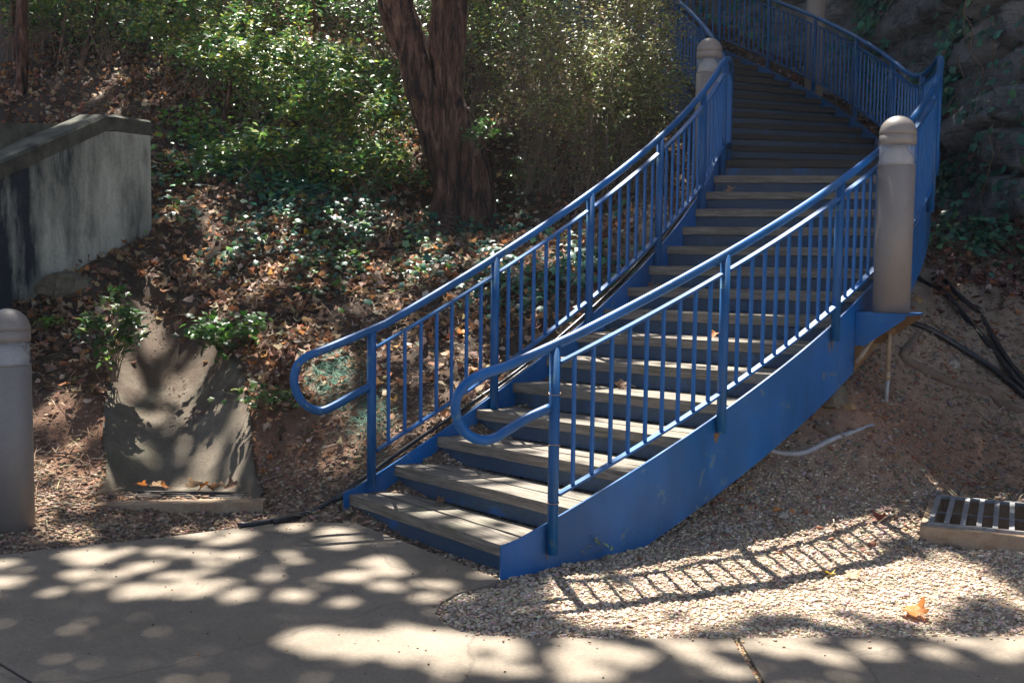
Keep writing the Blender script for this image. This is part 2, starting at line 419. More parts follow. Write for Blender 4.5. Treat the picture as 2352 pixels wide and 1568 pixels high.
def terrain(x, y, fine=True):
    x = np.asarray(x, float); y = np.asarray(y, float)
    z = zbase(x, y)
    far = smooth(5.6, 7.5, y)
    z = z + (fbm(x, y, .9, 3, 5)-.5)*.30*far
    if fine: z = z + (fbm(x, y, 5, 3, 9)-.5)*(.03+.06*far)+(fbm(x, y, 22, 2, 4)-.5)*.018
    ci = chute_in(x, y)
    if ci.any():
        dm = np.full(x.shape, 9.0)
        for i in range(len(CHP)):
            a, b = np.array(CHP[i]), np.array(CHP[(i+1) % len(CHP)]); d = b-a
            t_ = np.clip(((x-a[0])*d[0]+(y-a[1])*d[1])/(d@d), 0, 1)
            dm = np.minimum(dm, np.hypot(x-a[0]-t_*d[0], y-a[1]-t_*d[1]))
        z = np.where(ci, z-np.minimum(.42, 1.9*dm), z)
    z = np.where(inpoly(x, y, DRP), z-.4, z)
    flat = (y < 5.4) & ~inpoly(x, y, PATH)
    z = np.where(inpoly(x, y, PATH), -.02, z)
    return np.where((y < 4.9) & (z < -.004) & flat, -.004, z)
def hit(px, py, D0=3.0, D1=30):
    a, b = ray(px, py); D = np.linspace(D0, D1, 500); z = terrain(a*D, D, False)
    i = np.argmax(HC+b*D < z); D = D[i] if i else D1
    return (a*D, D, HC+b*D)

xs = np.concatenate([[-120,-60,-30,-18,-12,-9,-7.5,-6.5], np.linspace(-5.6, 6.6, 245), [7.5,9,12,18,30,60,120]])
ys = np.concatenate([[-120,-60,-30,-12,-5,0,2], np.arange(3.2, 8.6, .04), np.arange(8.6, 19, .085), [20,22,25,30,40,60,120]])
gx, gy = np.meshgrid(xs, ys); gz = terrain(gx, gy)
nx, ny = len(xs), len(ys)
idx = np.arange(nx*ny).reshape(ny, nx)
Fq = np.stack([idx[:-1, :-1], idx[:-1, 1:], idx[1:, 1:], idx[1:, :-1]], -1).reshape(-1, 4)
# soil colour by place: pale gravelly front right, red clay bank, dark humus uphill
front = 1-smooth(5.5, 7.6, gy); right = smooth(.2, 1.2, gx)
clay = np.exp(-(((gx+2.1)/.75)**2+((gy-6.9)/.75)**2)) + .6*np.exp(-(((gx-2.1)/.7)**2+((gy-6.7)/.5)**2)) + .4*np.exp(-(((gx-3)/1.2)**2+((gy-7.0)/.4)**2)) + .4*np.exp(-(((gx+1.0)/.5)**2+((gy-6.6)/.35)**2))
clay = np.clip(clay*(.5+fbm(gx, gy, 2.5, 3, 2)), 0, 1)[..., None]
humus = np.array([.085, .056, .038]); pale = np.array([.40, .30, .225]); tan = np.array([.27, .19, .13]); red = np.array([.42, .20, .11])
w = front[..., None]
colr = humus*(1-w)+w*(pale*right[..., None]+tan*(1-right[..., None]))
mid = (right*smooth(5.6, 6.3, gy)*(1-smooth(9, 11, gy)))[..., None]
colr = colr*(1-mid)+mid*np.array([.42, .32, .235])
colr = colr*(1-clay)+clay*red
colr = colr*(.75+.5*fbm(gx, gy, 3, 4, 11))[..., None]
ground = obj('ground', mesh_np('ground', np.stack([gx, gy, gz], -1).reshape(-1, 3), Fq, M_soil, colr.reshape(-1, 3), True))
tag(ground, kind='structure')

# path slabs
def clip(poly, p, n):
    out = []; m = len(poly)
    f = lambda q: (q[0]-p[0])*n[0]+(q[1]-p[1])*n[1]
    for i in range(m):
        a, b = poly[i], poly[(i+1) % m]; fa, fb = f(a), f(b)
        if fa >= 0: out.append(a)
        if (fa >= 0) != (fb >= 0): k = fa/(fa-fb); out.append((a[0]+(b[0]-a[0])*k, a[1]+(b[1]-a[1])*k))
    return out
j0, j1 = onz(1687, 1470), onz(1745, 1568)
jn = (j1[1]-j0[1], -(j1[0]-j0[0])); L = math.hypot(*jn); jn = (jn[0]/L, jn[1]/L)
if jn[0] < 0: jn = (-jn[0], -jn[1])
k0, k1 = onz(0, 1530), onz(62, 1568)
kn = (k1[1]-k0[1], -(k1[0]-k0[0])); L = math.hypot(*kn); kn = (kn[0]/L, kn[1]/L)
if kn[0] < 0: kn = (-kn[0], -kn[1])
def off(p, n, d): return (p[0]+n[0]*d, p[1]+n[1]*d)
slabs = [clip(PATH, off(j0, jn, .016), jn),
         clip(clip(PATH, off(j0, jn, -.010), (-jn[0], -jn[1])), off(k0, kn, .006), kn),
         clip(clip(PATH, off(j0, jn, -.010), (-jn[0], -jn[1])), off(k0, kn, -.006), (-kn[0], -kn[1]))]
def smooth_poly(p):
    return p
path = bpy.data.objects.new('concrete_path', None); C.objects.link(path); tag(path, kind='structure')
for i, sl in enumerate(slabs):
    o = MB().prism(sl, -.09, .010).obj('slab', M_path, path)

# ------------------------------------------------------------------ staircase
stair = thing('curved_staircase', 'blue painted steel staircase with timber treads and railings curving up to the left', 'staircase', (0, 0, 0))
def ring(center, R, th, a0, a1, n, zt, zb, capend=True):
    m = MB(); V = []; F = []
    for i in range(n+1):
        a = a0+(a1-a0)*i/n
        for r_, z in ((R-th/2, zb(a)), (R+th/2, zb(a)), (R+th/2, zt(a)), (R-th/2, zt(a))):
            V.append((center[0]+r_*math.cos(a), center[1]+r_*math.sin(a), z))
    for i in range(n):
        b = i*4
        for k in range(4): F.append((b+k, b+4+k, b+4+(k+1) % 4, b+(k+1) % 4))
    F.append((0, 1, 2, 3)); F.append((n*4+3, n*4+2, n*4+1, n*4))
    return m.add(V, F)
AE = sang(NST)
AS = A1-.006
itop = lambda a: nz(a)+(.012 if a < -.9 else .012+.045*min(1, (a+.9)/.4))
ring(OC, OR, .012, AS, AE, 140, lambda a: max(nzr(a, .02)+.012, .15), lambda a: max(nzr(a, .02)-.41, -.015)).obj('stringer', M_blue, stair)
ring(IC, IR, .012, AS, AE, 140, lambda a: max(itop(a), .15), lambda a: max(nzr(a, .02)-.41, -.015)).obj('stringer', M_blue, stair)
def radial_board(name, mat, a0, a1, z1, z0, segs=12, jit=.003, back=0.0):
    am = (a0+a1)/2; oi = ip(am, .009); oo = op(am, -.009)
    rot = math.atan2(oo[1]-oi[1], oo[0]-oi[0]); c, s = math.cos(-rot), math.sin(-rot)
    V = []; F = []
    q = [(ip(a0, .009), op(a0, -.009)), (ip(a1, .009), op(a1, -.009))]
    for i in range(segs+1):
        k = i/segs
        for (p0, p1), zz in ((q[0], z0), (q[0], z1), (q[1], z1), (q[1], z0)):
            x = p0[0]+(p1[0]-p0[0])*k-oi[0]; y = p0[1]+(p1[1]-p0[1])*k-oi[1]
            V.append((x*c-y*s+rnd.uniform(-jit, jit)*.0, x*s+y*c+rnd.uniform(-jit, jit), zz+rnd.uniform(-jit, jit)*.6))
    for i in range(segs):
        b = i*4
        for k in range(4): F.append((b+k, b+(k+1) % 4, b+4+(k+1) % 4, b+4+k))
    F.append((0, 3, 2, 1)); F.append((segs*4, segs*4+1, segs*4+2, segs*4+3))
    o = MB().add(V, F).obj(name, mat, stair)
    o.location = (oi[0], oi[1], 0); o.rotation_euler = (0, 0, rot)
    return o
for i in range(1, NST):
    a0 = sang(i); a1 = sang(i+1); z = i*RISE
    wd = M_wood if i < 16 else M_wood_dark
    n_ = 2 if i != 16 else 7
    e = .0012
    for k in range(n_):
        b0 = a0+(a1-a0)*k/n_; b1 = a0+(a1-a0)*(k+1)/n_
        radial_board('tread_plank', wd, b0+(e if k else 0), b1-(.0009 if k == n_-1 else e), z-rnd.uniform(0, .003), z-.057)
    radial_board('riser', M_riser, a0+.0045, a0+.006, z-.0585, (i-1)*RISE-.0 if i > 1 else 0.0, 2, 0)
posts_out = [math.radians(v) for v in (-60.4,-51.5,-42.6,-33.9,-25.6,-18.0,-8.5,.2,8.2,16.2,24.2,32.2)]
posts_in = [math.radians(v) for v in (-60.9,-52.2,-43.6,-34.8,-26.4,-18.6,-8.5,.2,8.2,16.2,24.2,32.2)]
def planept(px, py, P0, d):
    a, b = ray(px, py); D = (P0[0]*d[1]-P0[1]*d[0])/(a*d[1]-d[0])
    return (a*D, D, HC+b*D)
def railing(pt, posts, off, hr, tf, bf, loop, nb, cc, rr):
    path_ = []
    P0 = pt(posts[0], off); d = (math.sin(posts[0]), -math.cos(posts[0]))
    lp = [planept(x, y, P0, d) for x, y in loop]
    lp = catmull(lp, 6)
    arc = []
    n = 110
    for i in range(n+1):
        a = posts[0]+.015+(AE-posts[0]-.015)*i/n; x, y = pt(a, off); arc.append((x, y, nzr(a)+hr))
    pts = lp + arc
    r = MB().tube(pts, .0225, 14).obj('railing', M_blue, stair, True)
    post_me = {}
    for k, a in enumerate(posts):
        x, y = pt(a, off); top = nzr(a)+hr; bot = nzr(a)-.075 if k else .09 if off > 0 and pt is op else nzr(a)-.02
        o = MB().tube([(0, 0, bot-top), (0, 0, 0)], .0255, 16).obj('post', M_blue, r, True); o.location = (x, y, top)
    sb = .0155
    bal = MB().box((0, 0, (tf-bf)/2), (sb, sb, tf-bf-.012)).mesh('baluster', M_blue)
    ends = posts+[AE]
    for k in range(len(ends)-1):
        a0, a1 = ends[k]+.026/rr, ends[k+1]-.026/rr
        for h_, wd_, th_ in ((tf, .036, .013), (bf, .036, .013)):
            V = []; F = []; m = 8
            for i in range(m+1):
                a = a0+(a1-a0)*i/m; z = nzr(a)+h_
                for o_, dz in ((-wd_/2, -th_), (wd_/2, -th_), (wd_/2, 0), (-wd_/2, 0)):
                    x, y = pt(a, off+o_); V.append((x, y, z+dz))
            for i in range(m):
                b = i*4
                for q in range(4): F.append((b+q, b+4+q, b+4+(q+1) % 4, b+(q+1) % 4))
            F += [(0, 1, 2, 3), (m*4+3, m*4+2, m*4+1, m*4)]
            MB().add(V, F).obj('rail_bar', M_blue, r)
        for i in range(1, nb+1):
            a = ends[k]+(ends[k+1]-ends[k])*i/(nb+1)
            x, y = pt(a, off); o = obj('baluster', bal, r, (x, y, nzr(a)+bf-.005)); o.rotation_euler = (0, 0, a)
    return r
r_out = railing(op, posts_out, .032, .840, .757, .140, [(1262,937),(1215,958),(1165,988),(1135,1006),(1105,1010),(1075,998),(1055,973),(1046,938),(1053,905),(1075,878),(1110,858),(1160,842),(1215,818)], 9, OC, OR)
r_in = railing(ip, posts_in, .034, .838, .745, .168, [(850,888),(815,905),(775,928),(740,943),(715,938),(692,920),(678,890),(676,862),(685,836),(706,818),(745,803),(800,780)], 7, IC, IR)
P0 = op(posts_out[0], .032)
for zz, tl in ((.845, .02), (.60, -.03), (.335, .01)):
    n_ = 20
    MB().tube([(P0[0]+.0275*math.cos(2*math.pi*i/n_), P0[1]+.0275*math.sin(2*math.pi*i/n_), zz+tl*.3*math.sin(2*math.pi*i/n_)) for i in range(n_+1)], .0022, 6, False).obj('wire_tie', M_band, r_out)

# rust stains where the posts are bolted to the stringer
for k, a in enumerate(posts_out[:5]):
    zt_ = nzr(a)-.075 if k else .13
    for q in range(3):
        a0_ = a+rnd.uniform(-.004, .003); h_ = rnd.uniform(.03, .075); w_ = rnd.uniform(.0015, .003); x0_, y0_ = op(a0_, .0072); x1_, y1_ = op(a0_+w_, .0072)
        z0_ = zt_-.004
        MB().add([(x0_, y0_, z0_), (x1_, y1_, z0_+.002), ((x0_+x1_)/2+.002, (y0_+y1_)/2, z0_-h_), (x0_, y0_, z0_-h_*.6)], [(0, 3, 2, 1)]).obj('rust_stain', M_rust, r_out)
# lamp bracket on the outer stringer
ab = math.radians(-40.0)
o_ = (math.cos(ab), math.sin(ab)); t_ = (-math.sin(ab), math.cos(ab))
B0 = op(ab, .006)
zpl = at(2047, 718, 6.7)[2]
def bp(o, t): return (B0[0]+o_[0]*o+t_[0]*t, B0[1]+o_[1]*o+t_[1]*t)
br = MB().prism([bp(.002, 0), bp(.31, 0), bp(.31, .27), bp(.002, .27)], zpl-.012, zpl).obj('lamp_bracket', M_blue, stair)
for tt, mt in ((.004, M_blue), (.258, M_rust)):
    a_, b_, c_ = bp(.004, tt), bp(.30, tt), bp(.004, tt)
    V = []
    for d_ in (0, .008):
        for oo, zz in ((.004, -.0125), (.30, -.0125), (.30, -.03), (.06, -.2), (.004, -.2)):
            x, y = bp(oo, tt+d_); V.append((x, y, zpl+zz))
    MB().add(V, [(0,1,2,3,4), (9,8,7,6,5)]+[(i, 5+i, 5+(i+1) % 5, (i+1) % 5) for i in range(5)]).obj('gusset', mt, br)
# rust worn patch of bare steel where the conduit meets the stringer
ring(OC, OR+.008, .003, math.radians(-39.9), math.radians(-36.5), 6, lambda a: nzr(a)-.24-.02*math.sin(a*90), lambda a: nzr(a)-.408).obj('rust_plate', M_rust, stair)

# ------------------------------------------------------------------ bollard lights
def bollard(label, loc, H=1.16, R=.1075, buried=.0, conduit=False):
    t = thing('bollard_light', label, 'bollard light', loc, group='taupe domed bollard lights')
    hc = .17; hl = .118; hb = H-hc-hl
    MB().lathe([(0, -buried), (R, -buried), (R, hb-.012), (R*.95, hb-.011), (R*.95, hb-.007), (R, hb-.005), (R, hb), (R*.5, hb), (0, hb)]).obj('body', M_taupe, t, True)
    MB().lathe([(R*.93, hb+.001), (R*.97, hb+.001), (R*.97, hb+hl-.001), (R*.93, hb+hl-.001), (R*.93, hb+.001)]).obj('lens', M_lens, t, True)
    MB().lathe([(R*.86, hb), (R*.86, hb+.035), (R*.80, hb+.045), (R*.62, hb+.085), (R*.4, hb+hl-.002), (0, hb+hl-.002)]).obj('reflector', M_tauped, t, True)
    z0 = hb+hl
    pr = [(0, z0), (R*.97, z0), (R, z0+.002), (R, z0+.052), (R*.95, z0+.0535), (R*.95, z0+.0575), (R, z0+.060)]
    for k in range(1, 13):
        w_ = k/12*math.pi/2; pr.append((R*math.cos(w_), z0+.062+(hc-.062)*math.sin(w_)))
    MB().lathe(pr).obj('cap', M_taupe, t, True)
    return t
bx, by = bp(.165, .135)
bollard('sunlit taupe bollard light standing on the blue bracket beside the outer railing', (bx, by, zpl))
xl, yl, zl = at(31, 1225, 5.85)
bl = bollard('scuffed grey brown bollard light in the gravel beside the path, cut by the left edge', (xl, yl, -.01), 1.175, buried=.05)
for (px, py, w_, h_) in ((32, 863, .022, .004), (41, 880, .012, .004), (66, 897, .007, .018), (60, 893, .004, .008), (69, 862, .004, .006)):
    x, y, z = at(px, py, yl-.1)
    dx = (x-xl)/.1075; ang_ = -math.pi/2+math.asin(max(-.95, min(.95, dx)))
    bs = []
    for i in range(7):
        aa = ang_+(i/6-.5)*w_/.1075; bs.append((.1078*math.cos(aa), .1078*math.sin(aa)))
    V = [(x_, y_, z-yl*0+.01-zl*0) for x_, y_ in bs]
    V = [(x_, y_, z+h_*math.sin(i*2.1+px)*.5-h_/2) for i, (x_, y_) in enumerate(bs)]+[(x_, y_, z+h_*(.5+.4*math.cos(i*1.7+px))) for i, (x_, y_) in enumerate(bs)]
    MB().add(V, [(i, i+1, i+8, i+7) for i in range(6)]).obj('paint_chip', M_tauped if w_ < .01 else M_curb, bl)
ang3 = math.radians(-12.5); x, y = ip(ang3, -.135)
x3, y3, _z = at(1638, 315, y)
bollard('dull taupe bollard light behind the inner railing at the stair landing', (ip(ang3, -.15)[0], y, at(1638, 88, y)[2]-1.15), 1.15)
x4, y4, z4 = at(1868, 222, 13.3)
bollard('farthest bollard light, behind the upper railing against the cliff', (x4, y4, z4), at(1868, -95, 13.3)[2]-z4)

# ------------------------------------------------------------------ chute, curb and left grate
V = []; F = []; sub = []
NS = 15
LW = catmull([np.array(a) for a, b in CHW], 6); RW = catmull([np.array(b) for a, b in CHW], 6)
for i, (a, b) in enumerate(zip(LW, RW)):
    wl = math.hypot(a[0]-b[0], a[1]-b[1]); u = i/(len(LW)-1)
    dep = .25*min(1, wl/.7)
    za = float(terrain(a[0]-.04, a[1], False))+.015; zb_ = float(terrain(b[0]+.04, b[1], False))+.015
    if i == 0: za = zb_ = .09
    for k in range(NS+1):
        s_ = k/NS; x = a[0]+(b[0]-a[0])*s_; y = a[1]+(b[1]-a[1])*s_
        flat = min(1, 1.35*(1-abs(2*s_-1)**2.4)) if u < .3 else (1-abs(2*s_-1)**2)
        z = za+(zb_-za)*s_-dep*flat+.006*noise.noise(Vector((x*9, y*9, 0)))
        V.append((x, y+.0, max(z, .02)))
n_ = NS+1
for i in range(len(LW)-1):
    for k in range(NS): F.append((i*n_+k, i*n_+k+1, (i+1)*n_+k+1, (i+1)*n_+k))
V_ch = list(V)
# give the shell thickness by a skirt
top = len(V); V += [(x, y, z-.3) for x, y, z in V]
for i in range(len(LW)-1):
    for k, s_ in ((0, 1), (NS, -1)):
        q = (i*n_+k, (i+1)*n_+k, top+(i+1)*n_+k, top+i*n_+k); F.append(q if s_ > 0 else q[::-1])
chute = thing('drainage_chute', 'curved concrete drainage chute running down the slope to a grate and curb', 'drain')
MB().add(V, F).obj('channel', M_chute, chute, True)
g0 = onz(262, 1160, .04); g1 = onz(545, 1158, .04); gb0 = onz(280, 1128, .04); gb1 = onz(525, 1126, .04)
c0 = onz(216, 1160, .05); c1 = onz(604, 1153, .065)
dx, dy = c1[0]-c0[0], c1[1]-c0[1]
cb = []
m = MB(); nseg = 14; V = []; F = []
for i in range(nseg+1):
    k = i/nseg; x = c0[0]+dx*k; y = c0[1]+dy*k; j = lambda s: s*noise.noise(Vector((x*7, 3, 1)))
    for yy, zz in ((0+j(.01), -.05), (0+j(.012), .05+.015*k+j(.008)), (.10, .052+.015*k), (.10, -.05)): V.append((x, y+yy, zz))
for i in range(nseg):
    b = i*4
    for k in range(4): F.append((b+k, b+4+k, b+4+(k+1) % 4, b+(k+1) % 4))
F += [(0, 1, 2, 3), (nseg*4+3, nseg*4+2, nseg*4+1, nseg*4)]
m.add(V, F).obj('curb', M_curb, chute)
gr = thing('drain_grate', 'dark iron bar grate with fallen leaves at the foot of the concrete chute', 'grate', (0, 0, 0))
gy0 = c0[1]+.125; gy1 = gy0+.24
for i in range(6):
    y = gy0+i*(gy1-gy0)/5
    MB().box(((g0[0]+g1[0])/2, y, .042), (g1[0]-g0[0], .014, .024)).obj('bar', M_iron, gr)
for k in (.0, .33, .66, 1.0):
    MB().box((g0[0]+(g1[0]-g0[0])*k, (gy0+gy1)/2, .032), (.016, gy1-gy0+.014, .02)).obj('cross_bar', M_iron, gr)
MB().box(((g0[0]+g1[0])/2, (gy0+gy1)/2, -.03), (g1[0]-g0[0]+.1, gy1-gy0+.1, .02)).obj('pit', M_pit, gr)

# ------------------------------------------------------------------ right drain box
u = u_d
db = thing('drain_box', 'raised concrete drain box with a steel bar grate in the gravel at the right edge', 'drain', (float(f0[0]), float(f0[1]), 0), math.atan2(u[1], u[0]))
LL = 1.35; wv = vl
for (x0, x1, y0, y1) in ((0, LL, 0, .06), (0, LL, wv-.05, wv), (0, .06, .0602, wv-.0502), (LL-.06, LL, .0602, wv-.0502)):
    MB().box(((x0+x1)/2, (y0+y1)/2, dz_/2-.06), (x1-x0, y1-y0, dz_+.12)).obj('curb_wall', M_curb, db)
MB().box((LL/2, wv/2, -.14), (LL-.1, wv-.08, .02)).obj('pit_floor', M_pit, db)
fr = MB()
for (x0, x1, y0, y1) in ((.03, LL-.03, .045, .062), (.03, LL-.03, wv-.062, wv-.045)):
    fr.box(((x0+x1)/2, (y0+y1)/2, dz_+.006), (x1-x0, y1-y0, .02))
fr.obj('grate_frame', M_grate, db)
nb_ = int((LL-.1)/.076)
bar = MB().box((0, 0, 0), (.025, wv-.128, .018)).mesh('grate_bar', M_grate)
for i in range(nb_+1): obj('grate_bar', bar, db, (.045+i*.076, wv/2, dz_+.006))
MB().box((LL/2, wv/2+.01, dz_-.009), (LL-.07, .010, .010)).obj('cross_rod', M_grate, db)

# ------------------------------------------------------------------ wing wall at the left
ca = at(347, 276, 9.5); cb_ = at(0, 388, 8.2)
wt = thing('wing_wall', 'stained concrete headwall wing with a sloping mossy coping on the left slope', 'wall')
def wallbox(p, q, zt0, zt1, zb, th, name, mat, par):
    d = np.array([q[0]-p[0], q[1]-p[1]]); d /= np.linalg.norm(d); n = np.array([-d[1], d[0]])
    if n[1] < 0: n = -n
    N = 24; V = []; F = []
    for i in range(N+1):
        k = i/N; x = p[0]+(q[0]-p[0])*k; y = p[1]+(q[1]-p[1])*k
        kk = min(1, k/.84) if zt0 < zt1 else k
        z = zt0+(zt1-zt0)*kk; j = .006*noise.noise(Vector((x*5, y*5, z)))
        V += [(x, y, zb), (x, y+j, z), (x+n[0]*th, y+n[1]*th, z), (x+n[0]*th, y+n[1]*th, zb)]
    for i in range(N):
        b = i*4
        for k in range(4): F.append((b+k, b+(k+1) % 4, b+4+(k+1) % 4, b+4+k))
    F += [(0, 3, 2, 1), (N*4, N*4+1, N*4+2, N*4+3)]
    return MB().add(V, F).obj(name, mat, par)
dd = np.array([ca[0]-cb_[0], ca[1]-cb_[1]]); dd /= np.linalg.norm(dd)
cc_ = (cb_[0]-dd[0]*1.4, cb_[1]-dd[1]*1.4)
ext = 1.4/np.hypot(ca[0]-cb_[0], ca[1]-cb_[1])
zsl = cb_[2]-(ca[2]-cb_[2])*ext/.84
cop = .13
nn = np.array([-dd[1], dd[0]])
wallbox((cc_[0]+nn[0]*.035, cc_[1]+nn[1]*.035), (ca[0]-dd[0]*.01, ca[1]-dd[1]*.01), zsl-cop, ca[2]-cop, -.3, .22, 'wall_face', M_wall, wt)
# coping follows the slope
V = []; F = []; N = 30
for i in range(N+1):
    k = i/N; x = cc_[0]+(ca[0]-cc_[0])*k; y = cc_[1]+(ca[1]-cc_[1])*k; kk = min(1, k/.84); z = zsl+(ca[2]-zsl)*kk
    j = .008*noise.noise(Vector((x*6, y*6, z)))
    for o2, zz in ((0, -cop+.002), (0, -.02), (.03, 0), (.29, .012), (.29, -cop+.002)): V.append((x+nn[0]*o2, y+nn[1]*o2, z+zz+j))
for i in range(N):
    b = i*5
    for k in range(5): F.append((b+k, b+(k+1) % 5, b+5+(k+1) % 5, b+5+k))
F += [(0, 4, 3, 2, 1), tuple(N*5+k for k in range(5))]
MB().add(V, F).obj('coping', M_coping, wt)
hw = thing('headwall', 'dark level concrete headwall behind the sloping wing wall', 'wall')
wallbox((ca[0]-3.6, ca[1]+.35), (ca[0]-.32, ca[1]+.18), ca[2]-.03-.22, ca[2]-.03-.22, .2, .2, 'wall_face', M_wall, hw)
MB().prism([(ca[0]-3.6, ca[1]+.31), (ca[0]-.30, ca[1]+.14), (ca[0]-.30, ca[1]+.44), (ca[0]-3.6, ca[1]+.6)], ca[2]-.249, ca[2]-.02).obj('coping', M_coping, hw)

# ------------------------------------------------------------------ cliff
CL = catmull([(9.5,4.6,0),(7.4,6.8,0),(6.0,8.9,0),(5.25,11,0),(4.95,13,0),(4.6,15,0),(3.6,16.6,0),(1.7,17.6,0),(-1,18.4,0)], 50)
CL = np.array(CL)[:, :2]
seg = np.hypot(*np.diff(CL, axis=0).T); ar = np.concatenate([[0], np.cumsum(seg)])
NU, NV = 560, 260
uu = np.linspace(0, ar[-1], NU); cx_ = np.interp(uu, ar, CL[:, 0]); cy_ = np.interp(uu, ar, CL[:, 1])
tx = np.gradient(cx_); ty = np.gradient(cy_); tl = np.hypot(tx, ty); nxn, nyn = -(-ty/tl)*-1, -(tx/tl)*-1
# outward normal points towards the stairs (left of travel)
nxn, nyn = -ty/tl, tx/tl
zz = np.linspace(-.3, 9.5, NV)
U, Zg = np.meshgrid(uu, zz)
def cliff_disp(U, Z):
    lay = (Z + .22*U + .35*(fbm(U, Z, .5, 3, 21)-.5)*2)/.46
    L0 = np.floor(lay); fr_ = lay-L0
    off_ = _lat[(L0.astype(int)*7) % 256, (np.floor(U*.9+L0*.37).astype(int)*13) % 256]
    prof = np.clip(np.minimum(fr_/.22, (1-fr_)/.10), 0, 1)
    cell = U*(1.1)+L0*.37; cf = cell-np.floor(cell); joint = np.clip(np.minimum(cf, 1-cf)/.06, 0, 1)
    joint = .35+.65*joint
    return prof**.5*joint*(.12+.40*off_)+.12*(fbm(U, Z, .8, 3, 31)-.5)+.20*(fbm(U*.7, Z*1.6, 3.2, 5, 35)-.5)-.14*Z*.35
D_ = cliff_disp(U, Zg)
VX = cx_[None, :]+nxn[None, :]*D_; VY = cy_[None, :]+nyn[None, :]*D_
ii = np.arange(NU*NV).reshape(NV, NU)
Fc = np.stack([ii[:-1, :-1], ii[:-1, 1:], ii[1:, 1:], ii[1:, :-1]], -1).reshape(-1, 4)
cliff = obj('cliff', mesh_np('cliff', np.stack([VX, VY, Zg], -1).reshape(-1, 3), Fc, M_rock, None, False))
tag(cliff, kind='structure')

# ------------------------------------------------------------------ leaf scattering
def fan(pts, cz=0.0):
    V = [(0, 0, cz)]+pts; n = len(pts)
    return np.array(V, float), np.array([(0, 1+i, 1+(i+1) % n) for i in range(n)])
def lobed(n, curl, sd):
    r = random.Random(sd); P = []
    for i in range(n):
        w_ = 2*math.pi*i/n; R = (.50 if i % 2 == 0 else .38)*(1+r.uniform(-.15, .15))
        if i == n//2*1 and n > 8: R *= 1
        P.append((R*math.cos(w_), R*math.sin(w_)*.85, curl*((R*math.cos(w_))**2*2.2+r.uniform(-.12, .22))))
    return fan(P, 0.0)
T_LITTER = [lobed(10, .25, 1), lobed(8, .6, 2), lobed(10, .9, 3), lobed(7, .4, 4), lobed(6, .8, 5)]
T_IVY = [fan([(.5, 0, -.08), (.2, .22, 0), (.12, .48, -.08), (-.2, .25, -.02), (-.42, .2, -.05), (-.3, 0, 0), (-.42, -.2, -.05), (-.2, -.25, -.02), (.12, -.48, -.08), (.2, -.22, 0)], .06)]
T_LEAF = [(np.array([(-.5, 0, 0), (0, .2, .06), (.5, 0, -.05), (0, -.2, .06), (-.05, 0, -.02)], float), np.array([(0, 4, 1), (4, 2, 1), (0, 3, 4), (4, 3, 2)])),
          (np.array([(-.5, 0, 0), (0, .26, .10), (.5, 0, -.15), (0, -.26, .02), (.05, 0, -.02)], float), np.array([(0, 4, 1), (4, 2, 1), (0, 3, 4), (4, 3, 2)]))]
T_BLADE = [(np.array([(-.5, -.012, 0), (0, -.016, .10), (.5, 0, .02), (0, .016, .10)], float), np.array([(0, 1, 3), (1, 2, 3)]))]
def chip(sd):
    r = random.Random(sd); V = []
    for z in (-1, 1):
        for y in (-1, 1):
            for x in (-1, 1):
                k = r.uniform(.45, .8); V.append((x*k*r.uniform(.7, 1.1), y*k*r.uniform(.6, 1), z*k*r.uniform(.32, .55)))
    return np.array(V), np.array([(0,2,3),(0,3,1),(4,5,7),(4,7,6),(0,1,5),(0,5,4),(2,6,7),(2,7,3),(0,4,6),(0,6,2),(1,3,7),(1,7,5)])
T_CHIP = [chip(k) for k in range(9)]
def scatter(name, temps, P, N, sc, col, mat, parent=None, kind=None, spin=None, jit=.25):
    P = np.asarray(P, float); n = len(P)
    if n == 0: return None
    N = np.asarray(N, float)+rng.normal(0, jit, (n, 3)); N /= np.linalg.norm(N, axis=1)[:, None]
    sp = rng.uniform(0, 2*np.pi, n) if spin is None else spin
    ref = np.where(np.abs(N[:, 2:3]) < .9, np.array([[0, 0, 1.]]), np.array([[1., 0, 0]]))
    a = np.cross(N, ref); a /= np.linalg.norm(a, axis=1)[:, None]; b = np.cross(N, a)
    c, s = np.cos(sp)[:, None], np.sin(sp)[:, None]
    ax = a*c+b*s; bx_ = -a*s+b*c
    R = np.stack([ax, bx_, N], -1)*np.asarray(sc)[:, None, None]
    which = rng.integers(0, len(temps), n); Vs = []; Fs = []; Cs = []; base = 0
    for k, (tv, tf_) in enumerate(temps):
        q = np.where(which == k)[0]
        if not len(q): continue
        v = np.einsum('nij,mj->nmi', R[q], tv)+P[q][:, None, :]
        Vs.append(v.reshape(-1, 3)); m = len(tv)
        Fs.append((tf_[None]+(np.arange(len(q))*m)[:, None, None]+base).reshape(-1, 3)); base += len(q)*m
        Cs.append(np.repeat(np.asarray(col)[q], m, axis=0))
    o = obj(name, mesh_np(name, np.concatenate(Vs), np.concatenate(Fs), mat, np.concatenate(Cs)), parent)
    if kind: o['kind'] = kind
    return o
def palette(n, cols, wts=None, var=.25):
    cols = np.array(cols); w_ = None if wts is None else np.array(wts)/sum(wts)
    c = cols[rng.choice(len(cols), n, p=w_)]
    return np.clip(c*(1+rng.normal(0, var, (n, 1)))*(1+rng.normal(0, .08, (n, 3))), .004, .8)
BROWN = [(.24,.13,.075), (.36,.23,.14), (.52,.40,.29), (.40,.17,.075), (.14,.09,.06), (.55,.27,.10)]
BW = [3, 3, 2.4, 1.0, 3, .5]
GREEN = [(.045,.12,.022), (.075,.17,.03), (.03,.085,.03), (.16,.24,.04), (.10,.14,.05)]
IVYC = [(.03,.13,.085), (.045,.17,.095), (.02,.085,.06), (.08,.19,.08)]
